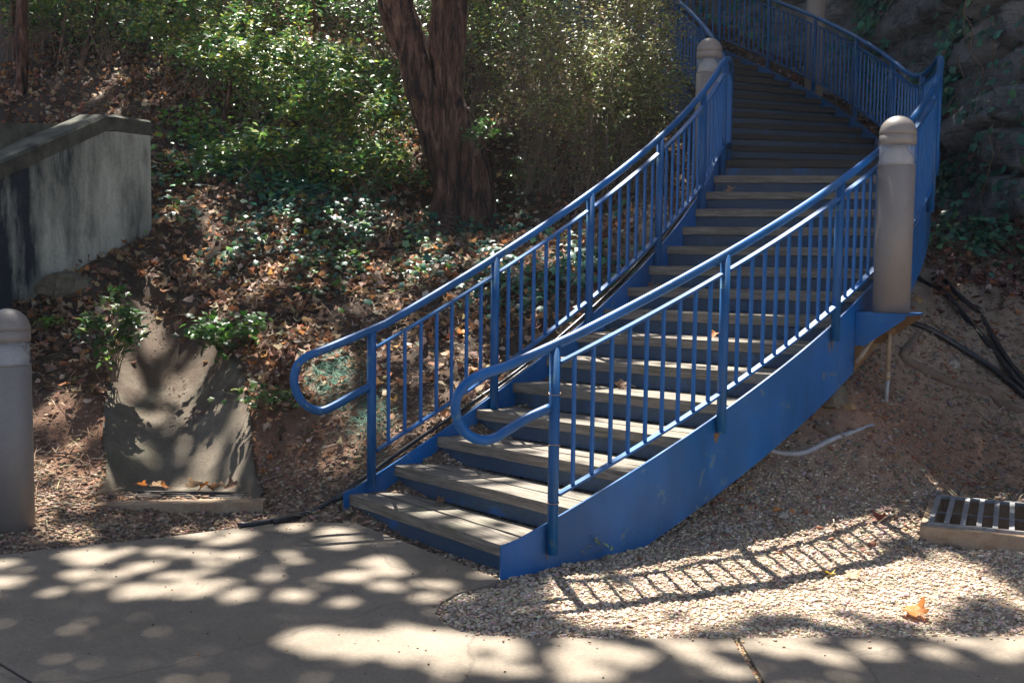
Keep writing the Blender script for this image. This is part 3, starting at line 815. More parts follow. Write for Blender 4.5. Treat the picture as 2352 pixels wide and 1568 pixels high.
UP = np.array([0, 0, 1.0])

def notcovered(x, y):
    return ~inpoly(x, y, PATH)
def in_stair(x, y, m=.05):
    r1 = np.hypot(x-IC[0], y-IC[1]); r2 = np.hypot(x-OC[0], y-OC[1]); a = np.arctan2(y-IC[1], x-IC[0])
    return (r1 > IR-m) & (r2 < OR+m) & (a > A1-.02) & (a < AE)
# fallen leaf litter on the slopes
n = 210000
x = rng.uniform(-6, 6.0, n); y = rng.uniform(5.8, 17.5, n)
hill = smooth(6.1, 7.4, y+.25*np.minimum(x, 0)) * np.where(x > .8, smooth(8.0, 9.4, y), 1)
pr = hill*(.5+.5*smooth(.35, .6, fbm(x, y, 1.3, 3, 41)))*np.where(y > 12, .7, 1)*.42
pr = np.where(chute_in(x, y), pr*np.where(y > 8.15, .6, .05), pr)
vis = np.abs(x/y) < .52
k = (rng.random(n) < pr) & vis & notcovered(x, y) & ~in_stair(x, y)
x, y = x[k], y[k]; n = len(x)
z = terrain(x, y)+.012+rng.uniform(0, .04, n)
c = palette(n, BROWN, BW)
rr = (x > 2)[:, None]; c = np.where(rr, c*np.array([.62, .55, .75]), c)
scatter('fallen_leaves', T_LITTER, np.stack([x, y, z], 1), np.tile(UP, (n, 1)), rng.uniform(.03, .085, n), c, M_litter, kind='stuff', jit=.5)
# straw and twigs
n = 46000
x = rng.uniform(-5, 5.5, n); y = rng.uniform(5.6, 13, n)
k = notcovered(x, y) & ~chute_in(x, y) & ~in_stair(x, y) & (rng.random(n) < .2+.8*smooth(.4, .62, fbm(x, y, 1.8, 3, 51))) & (np.abs(x/y) < .52) & (smooth(5.7, 6.6, y)*np.where(x > .5, .55, 1) > rng.random(n))
x, y = x[k], y[k]; n = len(x)
scatter('dry_straw', T_BLADE, np.stack([x, y, terrain(x, y)+.015], 1), np.tile(UP, (n, 1)), rng.uniform(.06, .22, n), palette(n, [(.35,.26,.17), (.22,.14,.085), (.48,.38,.26)]), M_litter, kind='stuff', jit=.3)
# gravel
def gravel(name, n, x0, x1, y0, y1, r0, r1, dens, cols, wts=None, lift=.25):
    x = rng.uniform(x0, x1, n); y = rng.uniform(y0, y1, n)
    k = notcovered(x, y) & ~chute_in(x, y) & (rng.random(n) < dens(x, y)) & (np.abs(x/y) < .52) & ~inpoly(x, y, DRP)
    x, y = x[k], y[k]; n = len(x); s_ = r0+(r1-r0)*rng.random(n)**2.6
    scatter(name, T_CHIP, np.stack([x, y, terrain(x, y)+s_*lift], 1), np.tile(UP, (n, 1)), s_, palette(n, cols, wts, .13), M_stone, kind='stuff', jit=.25)
PALE = [(.56,.45,.34), (.50,.395,.29), (.42,.32,.23), (.62,.53,.43), (.44,.30,.20)]
GREY = [(.20,.165,.135), (.25,.195,.15), (.24,.16,.105), (.17,.135,.11), (.30,.245,.195), (.27,.13,.08)]
gravel('pale_gravel', 100000, -.4, 3.4, 4.1, 6.4, .0038, .014, lambda x, y: 1-smooth(5.4, 6.4, y)*.6, PALE, [4, 4, 2, 2, 1])
gravel('grey_gravel', 42000, .6, 4.8, 5.3, 9.2, .005, .026, lambda x, y: (smooth(5.2, 6.0, y)*(1-smooth(7.6, 9, y)))*(.5+.5*smooth(.42, .6, fbm(x, y, 2.4, 3, 61))), GREY)
gravel('bank_gravel', 30000, -3.4, .1, 5.2, 7.2, .006, .022, lambda x, y: (1-smooth(6.3, 7.1, y)), [(.30,.21,.145), (.22,.145,.10), (.38,.28,.2), (.15,.11,.085)])
# debris in the path joint
n = 500; k_ = rng.random(n); jx = j0[0]+(j1[0]-j0[0])*k_*1.2; jy = j0[1]+(j1[1]-j0[1])*k_*1.2
scatter('joint_gravel', T_CHIP, np.stack([jx+rng.normal(0, .007, n), jy+rng.normal(0, .004, n), np.full(n, -.002)], 1), np.tile(UP, (n, 1)), rng.uniform(.004, .009, n), palette(n, BROWN+PALE), M_stone, kind='stuff')
# clods and crumbs of earth on the bare banks
n = 60000; x = rng.uniform(-3.6, 5, n); y = rng.uniform(5.6, 10.5, n)
k = notcovered(x, y) & ~chute_in(x, y) & ~in_stair(x, y, 0) & ~inpoly(x, y, DRP) & (np.abs(x/y) < .5) & ((x < 0) & (y < 8.2) & (rng.random(n) < .7) | (x > .4) & (rng.random(n) < .9)); x, y = x[k], y[k]; n = len(x)
cl = np.interp(np.clip(np.exp(-(((x+2.1)/.8)**2+((y-6.9)/.8)**2))+np.exp(-(((x-2.2)/1.0)**2+((y-6.8)/.6)**2)), 0, 1), [0, 1], [0, 1])[:, None]
scatter('soil_clods', T_CHIP, np.stack([x, y, terrain(x, y)+.001], 1), np.tile(UP, (n, 1)), .004+.017*rng.random(n)**3, (np.array([.31,.235,.17])*(1-cl)+np.array([.38,.21,.13])*cl)*rng.uniform(.5, 1.35, (n, 1)), M_stone, kind='stuff')
# grit and stones spilled over the path edge
n = 5000; x = rng.uniform(-2.6, 3, n); y = rng.uniform(4.0, 6.3, n)
dm = np.full(n, 9.0); pe = np.array(EDGE+TOE+EDGE2)
for i in range(len(pe)-1):
    d = pe[i+1]-pe[i]; t_ = np.clip(((x-pe[i][0])*d[0]+(y-pe[i][1])*d[1])/(d@d), 0, 1); dm = np.minimum(dm, np.hypot(x-pe[i][0]-t_*d[0], y-pe[i][1]-t_*d[1]))
k = inpoly(x, y, PATH) & (rng.random(n) < np.exp(-dm/.035)); x, y = x[k], y[k]; n = len(x)
scatter('spilled_grit', T_CHIP, np.stack([x, y, np.full(n, .013)], 1), np.tile(UP, (n, 1)), rng.uniform(.003, .011, n), palette(n, [(.45,.34,.25), (.3,.2,.14)]), M_stone, kind='stuff')
# dirt washed into the chute
n = 2600; kk_ = rng.integers(0, len(V_ch), n); vv_ = np.array(V_ch)[kk_]; col_ = kk_ % (NS+1); k = (np.abs(col_-NS*.52) < 1.2+3.2*rng.random(n)) & (rng.random(n) < smooth(6.4, 8.2, vv_[:, 1])+.12); vv_ = vv_[k]; n = len(vv_)
vv_ = vv_+rng.normal(0, 1, (n, 3))*np.array([.035, .05, .0]); vv_[:, 2] -= .002
scatter('washed_dirt', T_CHIP, vv_, np.tile(UP, (n, 1)), rng.uniform(.003, .009, n), palette(n, [(.20,.145,.10), (.26,.19,.13), (.15,.10,.07)]), M_stone, kind='stuff')
# specks on the path
n = 260; x = rng.uniform(-2.4, 2.2, n); y = rng.uniform(3.8, 6.1, n); k = inpoly(x, y, PATH); x, y = x[k], y[k]; n = len(x)
scatter('path_crumbs', T_CHIP, np.stack([x, y, np.full(n, .0125)], 1), np.tile(UP, (n, 1)), rng.uniform(.0025, .007, n), palette(n, BROWN+[(.05,.04,.03)]), M_stone, kind='stuff')

# ------------------------------------------------------------------ single rocks
def rock_mesh(name, s, sd, mat, sub=2):
    import bmesh
    bm = bmesh.new(); bmesh.ops.create_icosphere(bm, subdivisions=sub, radius=1)
    for v in bm.verts:
        d = v.co.copy(); q = 1+.42*noise.noise(d*1.3+Vector((sd*3.1, 0, 0)))+.16*noise.noise(d*3.1+Vector((sd, 5, 0)))
        c_ = Vector((round(d.x*1.5)/1.5, round(d.y*1.5)/1.5, round(d.z*1.5)/1.5)); d = d.lerp(c_, .35)
        v.co = Vector((d.x*s[0], d.y*s[1], d.z*s[2]))*q
    me = bpy.data.meshes.new(name); bm.to_mesh(me); bm.free(); me.materials.append(mat); return me
MR = {k: speck('rock_'+k, a, b, 7, .9, .6, .012, c_) for k, a, b, c_ in (('pale', (.28,.25,.21), (.42,.38,.32), (.5,.46,.4)), ('mossy', (.09,.085,.05), (.17,.14,.10), (.07,.09,.035)), ('ochre', (.24,.14,.06), (.36,.24,.12), (.2,.12,.06)), ('red', (.14,.065,.04), (.24,.12,.075), (.10,.05,.035)), ('grey', (.12,.115,.11), (.20,.19,.18), (.26,.25,.23)), ('orange', (.42,.15,.04), (.55,.24,.07), (.35,.14,.05)))}
rocks = [(148,672,'mossy',.19,'mossy boulder with a pale sunlit top below the wing wall'),
 (1905,925,'mossy',.125,'large mossy rock wedged under the blue stringer'), (1951,938,'ochre',.042,'ochre rock beside the mossy rock under the stringer'),
 (1985,925,'ochre',.03,'small tan stone right of the ochre rock under the stringer'), (1399,1266,'red',.042,'squarish reddish rock against the foot of the blue stringer'),
 (1465,1258,'red',.046,'rounded reddish rock behind the squarish one at the stringer foot'), (1527,1208,'grey',.05,'flat dark grey rock half under the stringer'),
 (1485,1322,'red',.016,'round pink pebble between the railing shadows'), (1361,1362,'grey',.021,'pointed grey stone near the first post shadow'),
 (1639,1290,'pale',.027,'white oval stone in the sunlit gravel'), (1672,1229,'pale',.032,'white chunky stone on the edge of the stair shadow'),
 (1747,1192,'pale',.019,'small white stone on the sunlit ridge behind the railing shadow'), (1800,1187,'pale',.03,'whitish flat stone at the top of the sunlit gravel'),
 (1722,1172,'orange',.02,'orange stone left of the pair of orange stones'), (1784,1174,'orange',.026,'flat orange stone, left one of the close pair'),
 (1819,1178,'orange',.026,'golden orange stone, right one of the close pair'), (1722,1124,'ochre',.027,'brown lump of stone in the grey gravel under the stairs'),
 (2188,845,'pale',.066,'pale grey rock between the root and the black hose'), (2107,694,'ochre',.055,'tan rock where the black hoses come out from the stairs'),
 (2185,742,'grey',.03,'blue grey stone beside the upper black hose'), (1311,1406,'ochre',.016,'amber pebble at the end of the first post shadow'),
 (828,983,'pale',.032,'white stone on the bank left of the handrail post'), (819,1082,'ochre',.040,'tan rock beside the cables at the foot of the stairs'),
 (822,1056,'ochre',.030,'flat tan stone just above the tan rock by the cables'), (517,1214,'ochre',.027,'rounded orange brown stone at the path edge'),
 (488,1220,'pale',.024,'pale angular stone at the path edge beside the orange brown one'), (384,786,'pale',.034,'pale stone lying in the dirt of the chute'),
 (1830,1098,'ochre',.034,'tan angular stone below the grey pipe'), (2085,1263,'ochre',.022,'yellowish stone at the front corner of the drain box'),
 (1257,1330,'grey',.03,'grey rock at the front corner of the blue stringer'), (2275,1440,'pale',.016,'pale pebble in the gravel near the path at the right')]
for k, (px, py, mk, sz, lab) in enumerate(rocks):
    x, y, z = hit(px, py)
    o = obj('rock', rock_mesh('rock', (sz, sz*.8, sz*.62), k+1, MR[mk], 3 if sz > .09 else 2), None, (x, y, z+sz*.28))
    o.rotation_euler = (rnd.uniform(-.2, .2), rnd.uniform(-.2, .2), rnd.uniform(0, 6)); tag(o, lab, 'rock')
    if sz < .09: o.data.polygons.foreach_set('use_smooth', [False]*len(o.data.polygons))

# single fallen leaves
def leaf_mat(nm, c_):
    t = NT(nm); cc = t.mix(.6, c_, t.ramp(t.noise(14, 5, .7), [(.3, (.55,.5,.45)), (.7, (1.3,1.3,1.25))]), 'MULTIPLY'); t.col(cc); t.rough(.6)
    tr = t.n('ShaderNodeBsdfTranslucent'); t.l(cc, tr.inputs[0]); ms = t.n('ShaderNodeMixShader'); ms.inputs[0].default_value = .35
    t.l(t.p.outputs[0], ms.inputs[1]); t.l(tr.outputs[0], ms.inputs[2]); t.l(ms.outputs[0], t.out.inputs[0]); return t.m
ML = {'yellow': leaf_mat('yellow_leaf', (.62,.42,.05)), 'orange': leaf_mat('orange_leaf', (.6,.22,.05)), 'tan': leaf_mat('tan_leaf', (.45,.31,.2)), 'red': leaf_mat('red_leaf', (.36,.09,.05)), 'brown': leaf_mat('brown_leaf', (.2,.11,.06))}
def leafobj(p, mk, sz, lab, tilt=(.2, .1), sd=0):
    r = random.Random(sd); V = [(0, 0, 0)]; F = []; nn_ = 16
    for ringi, q in enumerate((.55, 1)):
        for i in range(nn_):
            w_ = 2*math.pi*i/nn_; R = .5*q*(1+(.30*math.cos(5*w_) if ringi else .05*math.cos(5*w_))*1.0)*(1+r.uniform(-.06, .06))
            V.append((R*math.cos(w_), R*math.sin(w_)*.9, .5*R*R*math.cos(w_*2+sd)+r.uniform(-.02, .04)+.35*R*R))
    for i in range(nn_):
        j = (i+1) % nn_; F += [(0, 1+i, 1+j), (1+i, 1+nn_+i, 1+nn_+j, 1+j)]
    V = [(a*sz, b*sz, c_*sz) for a, b, c_ in V]
    m = MB().add(V, F); m.tube([(-.45*sz, 0, .02*sz), (-.7*sz, .03*sz, .05*sz), (-.95*sz, .1*sz, .02*sz)], .018*sz, 5)
    o = m.obj('fallen_leaf', ML[mk]); o.location = p; o.rotation_euler = (tilt[0], tilt[1], r.uniform(0, 6)); return tag(o, lab, 'leaf')
def gl(px, py, up=.02): x, y, z = hit(px, py); return (x, y, z+up)
leaves = [(705,548,'yellow',.13,'yellow leaf standing up in the litter, left of the yellow pair'), (741,580,'yellow',.12,'bright yellow leaf lying low, right of the yellow pair'),
 (2100,1419,'orange',.115,'large curled orange leaf on the sunlit gravel near the path'), (1902,1330,'yellow',.06,'small yellow leaf on the sunlit gravel'), (1963,1334,'tan',.075,'tan leaf just right of the small yellow one on the gravel'),
 (2024,1200,'red',.09,'crumpled red leaf at the edge of the railing shadow'), (2190,1240,'orange',.08,'orange leaf leaning at the foot of the drain box'), (440,733,'tan',.16,'big tan leaf lying in the top of the chute'),
 (462,742,'brown',.12,'brown leaf beside the big tan one in the chute'), (456,826,'orange',.08,'orange leaf on the right side of the chute'), (476,771,'tan',.11,'pale leaf on the rim of the chute by the ivy'),
 (378,520,'tan',.17,'large pale leaf at the corner of the wing wall'), (330,560,'tan',.15,'grey white crumpled leaf below the corner of the wing wall'), (562,820,'orange',.08,'orange leaf in the plants right of the chute'),
 (975,510,'tan',.15,'tan curled leaf at the left foot of the tree'), (1282,640,'red',.08,'red leaf among the ivy behind the inner railing')]
for k, (px, py, mk, sz, lab) in enumerate(leaves):
    leafobj(gl(px, py, .03), mk, sz, lab, (rnd.uniform(-.6, .2)-.25, rnd.uniform(-.4, .4)), k+1)
def tread_pt(i, frac, back=.06):
    a = sang(i)+back; p, q = ip(a), op(a); return (p[0]+(q[0]-p[0])*frac, p[1]+(q[1]-p[1])*frac, i*RISE+.022)
leafobj(tread_pt(14, .10, .03), 'tan', .075, 'pinkish tan leaf on a tread high on the stairs', (-.7, 0), 31)
leafobj(tread_pt(5, .42, .035), 'brown', .08, 'brown leaf leaning on the riser behind the outer railing', (-.9, 0), 32)
leafobj(tread_pt(7, .55, .03), 'orange', .06, 'small bright orange leaf on a sunlit tread edge', (-.5, .2), 33)
leafobj(tread_pt(1, .33, .045), 'brown', .05, 'little curled brown leaf at the back of the bottom tread', (-.8, .2), 34)
for k, (q, mk, sz) in enumerate([(.08,'orange',.06), (.22,'tan',.07), (.30,'orange',.07), (.55,'tan',.11), (.63,'orange',.08), (.70,'brown',.08), (.78,'tan',.07), (.86,'brown',.09)]):
    o = leafobj((g0[0]+(g1[0]-g0[0])*q, gy1-.01-.02*(k % 3), .095), mk, sz, ['orange leaf at the left end of the iron grate', 'tan leaf next to the leftmost leaf on the iron grate', 'orange leaf left of the middle of the iron grate', 'largest tan leaf standing on the iron grate', 'orange leaf right beside the large tan leaf on the iron grate', 'brown leaf right of the middle on the iron grate', 'tan leaf near the right end of the iron grate', 'brown crumpled leaf at the right end of the iron grate'][k], (-.6, .2), 40+k)

# ------------------------------------------------------------------ cables, pipes and roots
def groundline(pts, r, lift, name, mat, label, cat, wob=0, n=10, seg=8, group=None):
    P = [hit(*p) for p in pts]; P = [(x, y, z+lift) for x, y, z in P]; P = catmull(P, seg)
    rs = r if not isinstance(r, (tuple, list)) else [r[0]+(r[1]-r[0])*i/(len(P)-1) for i in range(len(P))]
    o = MB().tube(P, rs, n, True, wob).obj(name, mat, None, True); return tag(o, label, cat, group)
groundline([(2080,600),(2114,651),(2171,683),(2219,740),(2277,807),(2325,870),(2400,950)], .021, .03, 'black_hose', M_black, 'upper left black hose coming from under the stairs toward the right edge', 'hose')
groundline([(2170,655),(2200,687),(2248,731),(2291,803),(2330,860),(2400,935)], .021, .035, 'black_hose', M_black, 'upper right black hose, the one nearest the cliff', 'hose')
groundline([(2040,735),(2085,752),(2133,769),(2200,808),(2267,851),(2315,889),(2400,960)], .023, .04, 'black_hose', M_black, 'lowest black hose starting beneath the lamp bracket', 'hose')
groundline([(2105,768),(2092,795),(2075,827),(2123,856),(2195,889),(2267,908),(2300,932),(2352,948),(2420,955)], (.030, .042), .015, 'tree_root', M_root, 'thick bare root bending below the black hoses to the right edge', 'root', .35)
groundline([(1744,1040),(1791,1054),(1830,1056),(1861,1048),(1908,1024),(1966,1003),(2005,989)], .0155, .035, 'grey_pipe', M_pvc, 'bent grey plastic pipe lying on the gravel beside the stringer', 'pipe')
groundline([(1873,984),(1912,1001),(1943,1021),(1966,1044),(1962,1060),(1935,1075)], (.024, .014), .012, 'tree_root', M_root, 'crooked thin root crossing under the grey plastic pipe', 'root', .5)
groundline([(2112,1247),(2150,1252),(2205,1268)], .009, .02, 'stick', M_root, 'straight reddish stick on the gravel in front of the drain box', 'stick', .3)
groundline([(560,905),(530,945),(505,985)], (.012, .005), .03, 'stick', M_root, 'grey broken branch lying over the right rim of the chute', 'stick', .5)
groundline([(80,1050),(130,1050),(190,1056)], (.008, .004), .03, 'stick', M_root, 'pale thin twig on the red bank by the left bollard', 'stick', .5)
for k, (o_r, dzc) in enumerate(((-.055, -.02), (-.085, -.05), (-.10, .01))):
    P = [onz(548-12*k, 1207+2*k, .02), onz(625, 1196+3*k, .02), onz(715, 1172+3*k, .03)]
    P = [(x, y, z) for x, y, z in P]
    for a in (-61.5, -58, -54, -49, -44, -38, -32, -26):
        aa = math.radians(a); x, y = ip(aa, o_r); P.append((x, y, nz(aa)+dzc-.01+.015*math.sin(a+k*2)))
    if k: P = P[1:] if k == 1 else P[2:]
    o = MB().tube(catmull(P, 6), .0165 if k < 2 else .012, 10).obj('cable', M_black, None, True)
    tag(o, ['thickest black cable reaching the path edge and climbing beside the inner stringer', 'second black cable hugging the inner stringer, ending short of the path', 'thin black cable riding on top of the other two beside the inner stringer'][k], 'cable')
cnd = thing('electrical_conduit', 'vertical tan conduit dropping from the lamp bracket into the ground', 'conduit', (0, 0, 0))
gx0, gy0_, gz0 = bx+.03, by+.10, 0
gzc = float(terrain(np.array([gx0]), np.array([gy0_]))[0])
MB().tube([(gx0, gy0_, gzc+.16), (gx0, gy0_, zpl-.013)], .0135, 12).obj('pipe', M_tan, cnd, True)
MB().tube([(gx0-.004, gy0_, gzc-.05), (gx0, gy0_, gzc+.155)], .0125, 12).obj('lower_pipe', M_pvc, cnd, True)
MB().tube([(gx0, gy0_, gzc+.13), (gx0, gy0_, gzc+.185)], .0165, 12).obj('coupling', M_tan, cnd, True)
MB().box((gx0, gy0_-.008, zpl-.115), (.06, .028, .03)).obj('clamp', M_rust, cnd)
x, y = bp(.015, .10)
MB().tube(catmull([(x, y, zpl-.30), (x+.03, y-.03, zpl-.25), (gx0-.12, gy0_-.06, zpl-.16), (gx0-.05, gy0_-.04, zpl-.10)], 6), .015, 10).obj('flexible_conduit', M_tan, cnd, True)
# cobweb between the railing and the lamp
P0 = op(math.radians(-37.5), .032); zc = nzr(math.radians(-37.5))+.76
wb = MB()
for k in range(34):
    a_ = math.radians(rnd.uniform(-39, -36.5)); p = op(a_, .05); z_ = nzr(a_)+rnd.uniform(.68, .80)
    q = (bx-.105+rnd.uniform(-.01, .02), by-rnd.uniform(-.03, .03), zc+rnd.uniform(-.10, .12))
    wb.tube([(p[0], p[1], z_), ((p[0]+q[0])/2, (p[1]+q[1])/2, (z_+q[2])/2-.01), q], .0008, 3, False)
tag(wb.obj('cobweb', M_web), 'wispy white cobweb strung between the outer handrail and the bollard lens', 'cobweb')

# ------------------------------------------------------------------ shrubs and small plants
def shrub(name, label, base, H, spread, nst, nleaf, ls, cols, wts=None, group=None, temps=T_LEAF, mat=M_green, start=.3, arch=.5, sr=.006, cat='shrub', lean=(0, 0), cluster=.07, bs=.12):
    t = thing(name, label, cat, base, 0, group)
    st = MB(); LP = []; LN = []
    for s in range(nst):
        az = rnd.uniform(0, 2*math.pi); rr = spread*math.sqrt(rnd.random()); hh = H*rnd.uniform(.55, 1)*(1-.3*(rr/spread)**2)
        e = np.array([rr*math.cos(az)+lean[0], rr*math.sin(az)*.8+lean[1], hh])
        b0 = np.array([rnd.uniform(-bs, bs)*spread, rnd.uniform(-bs, bs)*spread, -.05])
        m1 = b0*.6+e*.4+np.array([0, 0, hh*.25*arch]); m2 = b0*.25+e*.75+np.array([rnd.uniform(-.1, .1), rnd.uniform(-.1, .1), hh*.2*arch])
        P = catmull([b0, m1, m2, e, e+np.array([e[0]*.15, e[1]*.15, -.12*H*arch])], 4)
        st.tube(P, [sr*(1-.75*i/(len(P)-1)) for i in range(len(P))], 4, False)
        for q in range(nleaf//nst):
            k = start+(1-start)*rnd.random()**.7; f = k*(len(P)-1); i = min(int(f), len(P)-2); p = np.array(P[i])*(1-f+i)+np.array(P[i+1])*(f-i)
            LP.append(p+rng.normal(0, cluster, 3)*np.array([1, 1, .55])); LN.append((rnd.uniform(-.5, .5), rnd.uniform(-.7, .3), 1))
    st.obj('stems', M_twig, t)
    n = len(LP)
    scatter('foliage', temps, LP, LN, rng.uniform(ls*.6, ls*1.3, n), palette(n, cols, wts), mat, t, jit=.35)
    return t
def base(px, py, D): x = at(px, py, D)[0]; return (x, D, float(terrain(np.array([x]), np.array([D]))[0]))
DG = [(.07,.19,.06), (.11,.25,.06), (.05,.14,.05), (.28,.40,.07), (.34,.36,.06)]
OL = [(.18,.24,.07), (.28,.31,.11), (.12,.17,.06), (.26,.18,.11), (.42,.42,.13)]
# the leafy shrubs left of the tree
for k, (px, D, H, sp, nl, lab) in enumerate([(830,10.4,.7,.55,1500,'low green shrub tucked against the left foot of the tree'), (640,10.6,.75,.6,1500,'low tangled shrub in the shade in front of the arching shrub'), (230,13.6,1.6,.9,2200,'dark shrub above the level headwall at upper left'), (60,13.8,1.9,.9,2200,'dark shrub beside the leaning trunk in the top left corner'), (470,12.4,1.7,.9,3000,'green shrub farthest left in the understory, over the wing wall corner'), (640,11.6,1.9,.95,3800,'arching green shrub with sunlit top in the middle of the slope'),
   (800,11.0,1.7,.8,3600,'green shrub with bright layered sprays just left of the tree'), (560,13.6,2.2,1.1,3000,'tall green shrub behind the arching one'), (860,13.2,2.4,1.1,3600,'yellow green shrub behind the left limb of the tree')]):
    shrub('green_shrub', lab, base(px, 300, D), H*.72, sp, 34, int(nl*1.35), .072, DG if k != 8 else GREEN, None, 'shrubs on the slope left of the tree', start=.12, arch=.6, cluster=.09, bs=.5)
for k, (px, D, H, sp, nl, lab) in enumerate([(1160,12.0,1.9,.8,3200,'dark shrub close behind the right limb of the tree'), (1290,11.0,1.75,.75,3600,'twiggy olive shrub right of the tree'), (1410,10.5,1.7,.65,4200,'dense dry twiggy shrub above the inner handrail'),
   (1455,10.9,1.95,.5,4400,'sunlit olive shrub beside the upper railing'), (1330,12.6,2.6,1.0,3600,'tall yellow green shrub at the back between tree and stairs'), (1440,12.3,2.3,.5,3600,'tall pale olive shrub screening the upper flight')]):
    shrub('twiggy_shrub', lab, base(px, 300, D), H*1.0, sp, 90, int(nl*1.5), .046, OL if k else DG, None, 'twiggy shrubs between the tree and the stairs', start=.06, arch=.5, sr=.004, cluster=.08, bs=.6)
# darker growth farther up the slope
for k, (x, y, H, sp, lab) in enumerate([(-5.6,15,1.8,1.3,'dark shrub in the far upper left corner'), (-3.9,15.4,1.7,1.3,'dark shrub right of the corner shrub high on the slope'), (-2.2,15.8,2.0,1.4,'dark green shrub at the top of the slope above the wing wall'), (-.6,15.6,2.2,1.3,'bright backed shrub high behind the tree'), (.9,15.6,2.2,1.2,'shrub highest on the slope left of the upper railing'), (-1.2,17.6,2.4,1.6,'pale green shrub on the skyline behind the tree'), (1.2,17.2,2.4,1.4,'shrub on the skyline beside the cliff')]):
    shrub('background_shrub', lab, (x, y, float(terrain(np.array([x]), np.array([y]))[0])), H*.95, sp, 40, 4200, .095, [(.035,.10,.035), (.06,.13,.04), (.12,.19,.05)], None, 'shrubs high on the slope', start=.05, arch=.5, cluster=.18, bs=.6)
# low plants
shrub('herb', 'tall leafy herb growing over the left rim of the chute', onhill(262, 860), .62, .20, 16, 330, .085, GREEN, None, None, T_LEAF, M_green, .15, .2, .0035, 'plant', (.02, -.05), .03)
shrub('herb', 'small bright green seedling beside the mossy boulder', hit(118, 768), .16, .07, 8, 60, .05, [(.16,.3,.04), (.1,.22,.03)], None, None, T_LEAF, M_green, .2, .2, .002, 'plant', (0, 0), .02)
shrub('creeper', 'green ivy sprawling over the right rim of the chute', onhill(525, 800), .26, .26, 26, 330, .062, [(.07,.2,.03), (.12,.26,.04), (.04,.11,.03)], None, None, T_IVY, M_green, .1, .2, .003, 'plant', (.05, -.1), .05)
shrub('creeper', 'low green creeper left of the inner handrail loop', onhill(610, 940), .18, .2, 16, 110, .06, GREEN, None, None, T_IVY, M_green, .1, .2, .003, 'plant', (0, -.1), .05)
shrub('weed', 'small pale weed against the foot of the blue stringer', hit(1362, 1286), .17, .06, 6, 80, .026, [(.35,.42,.25), (.25,.34,.18)], None, None, T_LEAF, M_green, .15, .2, .0016, 'plant', (.02, 0), .008)
shrub('sapling', 'leafy sprig sprouting from the right side of the tree', (at(1095, 300, 10.2)[0], 10.2, at(1095, 345, 10.2)[2]), .30, .18, 12, 160, .06, [(.10,.24,.04), (.06,.16,.03)], None, None, T_LEAF, M_green, .2, .5, .003, 'plant', (.06, 0), .035)
shrub('sapling', 'arching green sprig in the gap right of the tree', hit(1195, 470, 8), .62, .2, 10, 220, .055, GREEN, None, None, T_LEAF, M_green, .2, .6, .003, 'plant', (.05, 0), .03)
# thin woody stems
for (p, q, D, r_, lab) in [((30,290),(50,-40),12.5,.075,'dark leaning trunk at the top left corner'), ((72,285),(28,-40),13.2,.05,'second dark thin trunk crossing behind the leaning one'), ((118,290),(235,-30),13.0,.022,'slim dark sapling stem slanting right above the wing wall'), ((497,345),(560,60),11.4,.026,'thin brown stem rising out of the sunlit ivy'), ((715,450),(720,180),11.2,.018,'thin grey stem in the shade left of the tree')]:
    a_ = np.array(at(p[0], p[1], D)); b_ = np.array(at(q[0], q[1], D+.3)); a_[2] -= .35
    M1 = a_*.6+b_*.4+np.array([rnd.uniform(-.06, .06), 0, 0]); ex = b_+(b_-a_)*.9
    o = MB().tube(catmull([a_, M1, b_, ex], 8), [r_*(1-.012*i) for i in range(25)], 9, True, .25).obj('bare_stem', M_bark, None, True); tag(o, lab, 'stem')

# ground ivy
def patch(n, px, py, rx, ry, name, temps, cols, sc, mat, up=.04, D0=5, thr=.45):
    P = []
    xs_ = px+rng.normal(0, rx*.5, n); ys_ = py+rng.normal(0, ry*.5, n)
    a = np.array([hit(float(u_), float(v_), D0) for u_, v_ in zip(xs_, ys_)])
    k = (fbm(a[:, 0], a[:, 1], 2.2, 3, 71) > thr) & ~in_stair(a[:, 0], a[:, 1], .03)
    a = a[k]; a[:, 0] += rng.normal(0, .04, len(a)); a[:, 1] += rng.normal(0, .08, len(a)); a[:, 2] = terrain(a[:, 0], a[:, 1])+up*rng.random(len(a))+.02
    N = np.tile(np.array([0, -.35, .9]), (len(a), 1))
    return scatter(name, temps, a, N, rng.uniform(sc*.55, sc*1.25, len(a)), palette(len(a), cols), mat, kind='stuff', jit=.35)
patch(1500, 1200, 600, 230, 120, 'ground_ivy', T_IVY, IVYC, .075, M_ivy, .12)
patch(700, 1080, 500, 120, 60, 'ground_ivy', T_IVY, IVYC, .07, M_ivy, .15)
patch(1100, 480, 360, 120, 110, 'sunlit_ivy', T_IVY, [(.12,.26,.03), (.07,.17,.03), (.2,.34,.04)], .08, M_green, .15)
patch(500, 640, 430, 200, 80, 'ground_ivy', T_IVY, IVYC, .075, M_ivy, .12)
patch(420, 820, 600, 200, 90, 'ground_ivy', T_IVY, [(.10,.22,.03), (.04,.11,.03)], .06, M_green, .06)
patch(380, 620, 600, 200, 60, 'ground_ivy', T_IVY, IVYC, .06, M_ivy, .06)
patch(500, 2230, 560, 110, 60, 'ground_ivy', T_IVY, IVYC, .085, M_ivy, .12)
patch(1200, 760, 880, 55, 60, 'green_netting', T_BLADE, [(.10,.26,.18), (.06,.18,.13), (.2,.36,.27)], .09, M_litter, .03, thr=0)
patch(700, 850, 980, 60, 55, 'green_netting', T_BLADE, [(.08,.22,.15), (.05,.15,.11)], .09, M_litter, .03, thr=0)
patch(1700, 640, 440, 300, 110, 'ground_ivy', T_IVY, IVYC+[(.10,.22,.04)], .075, M_ivy, .16, thr=.4)
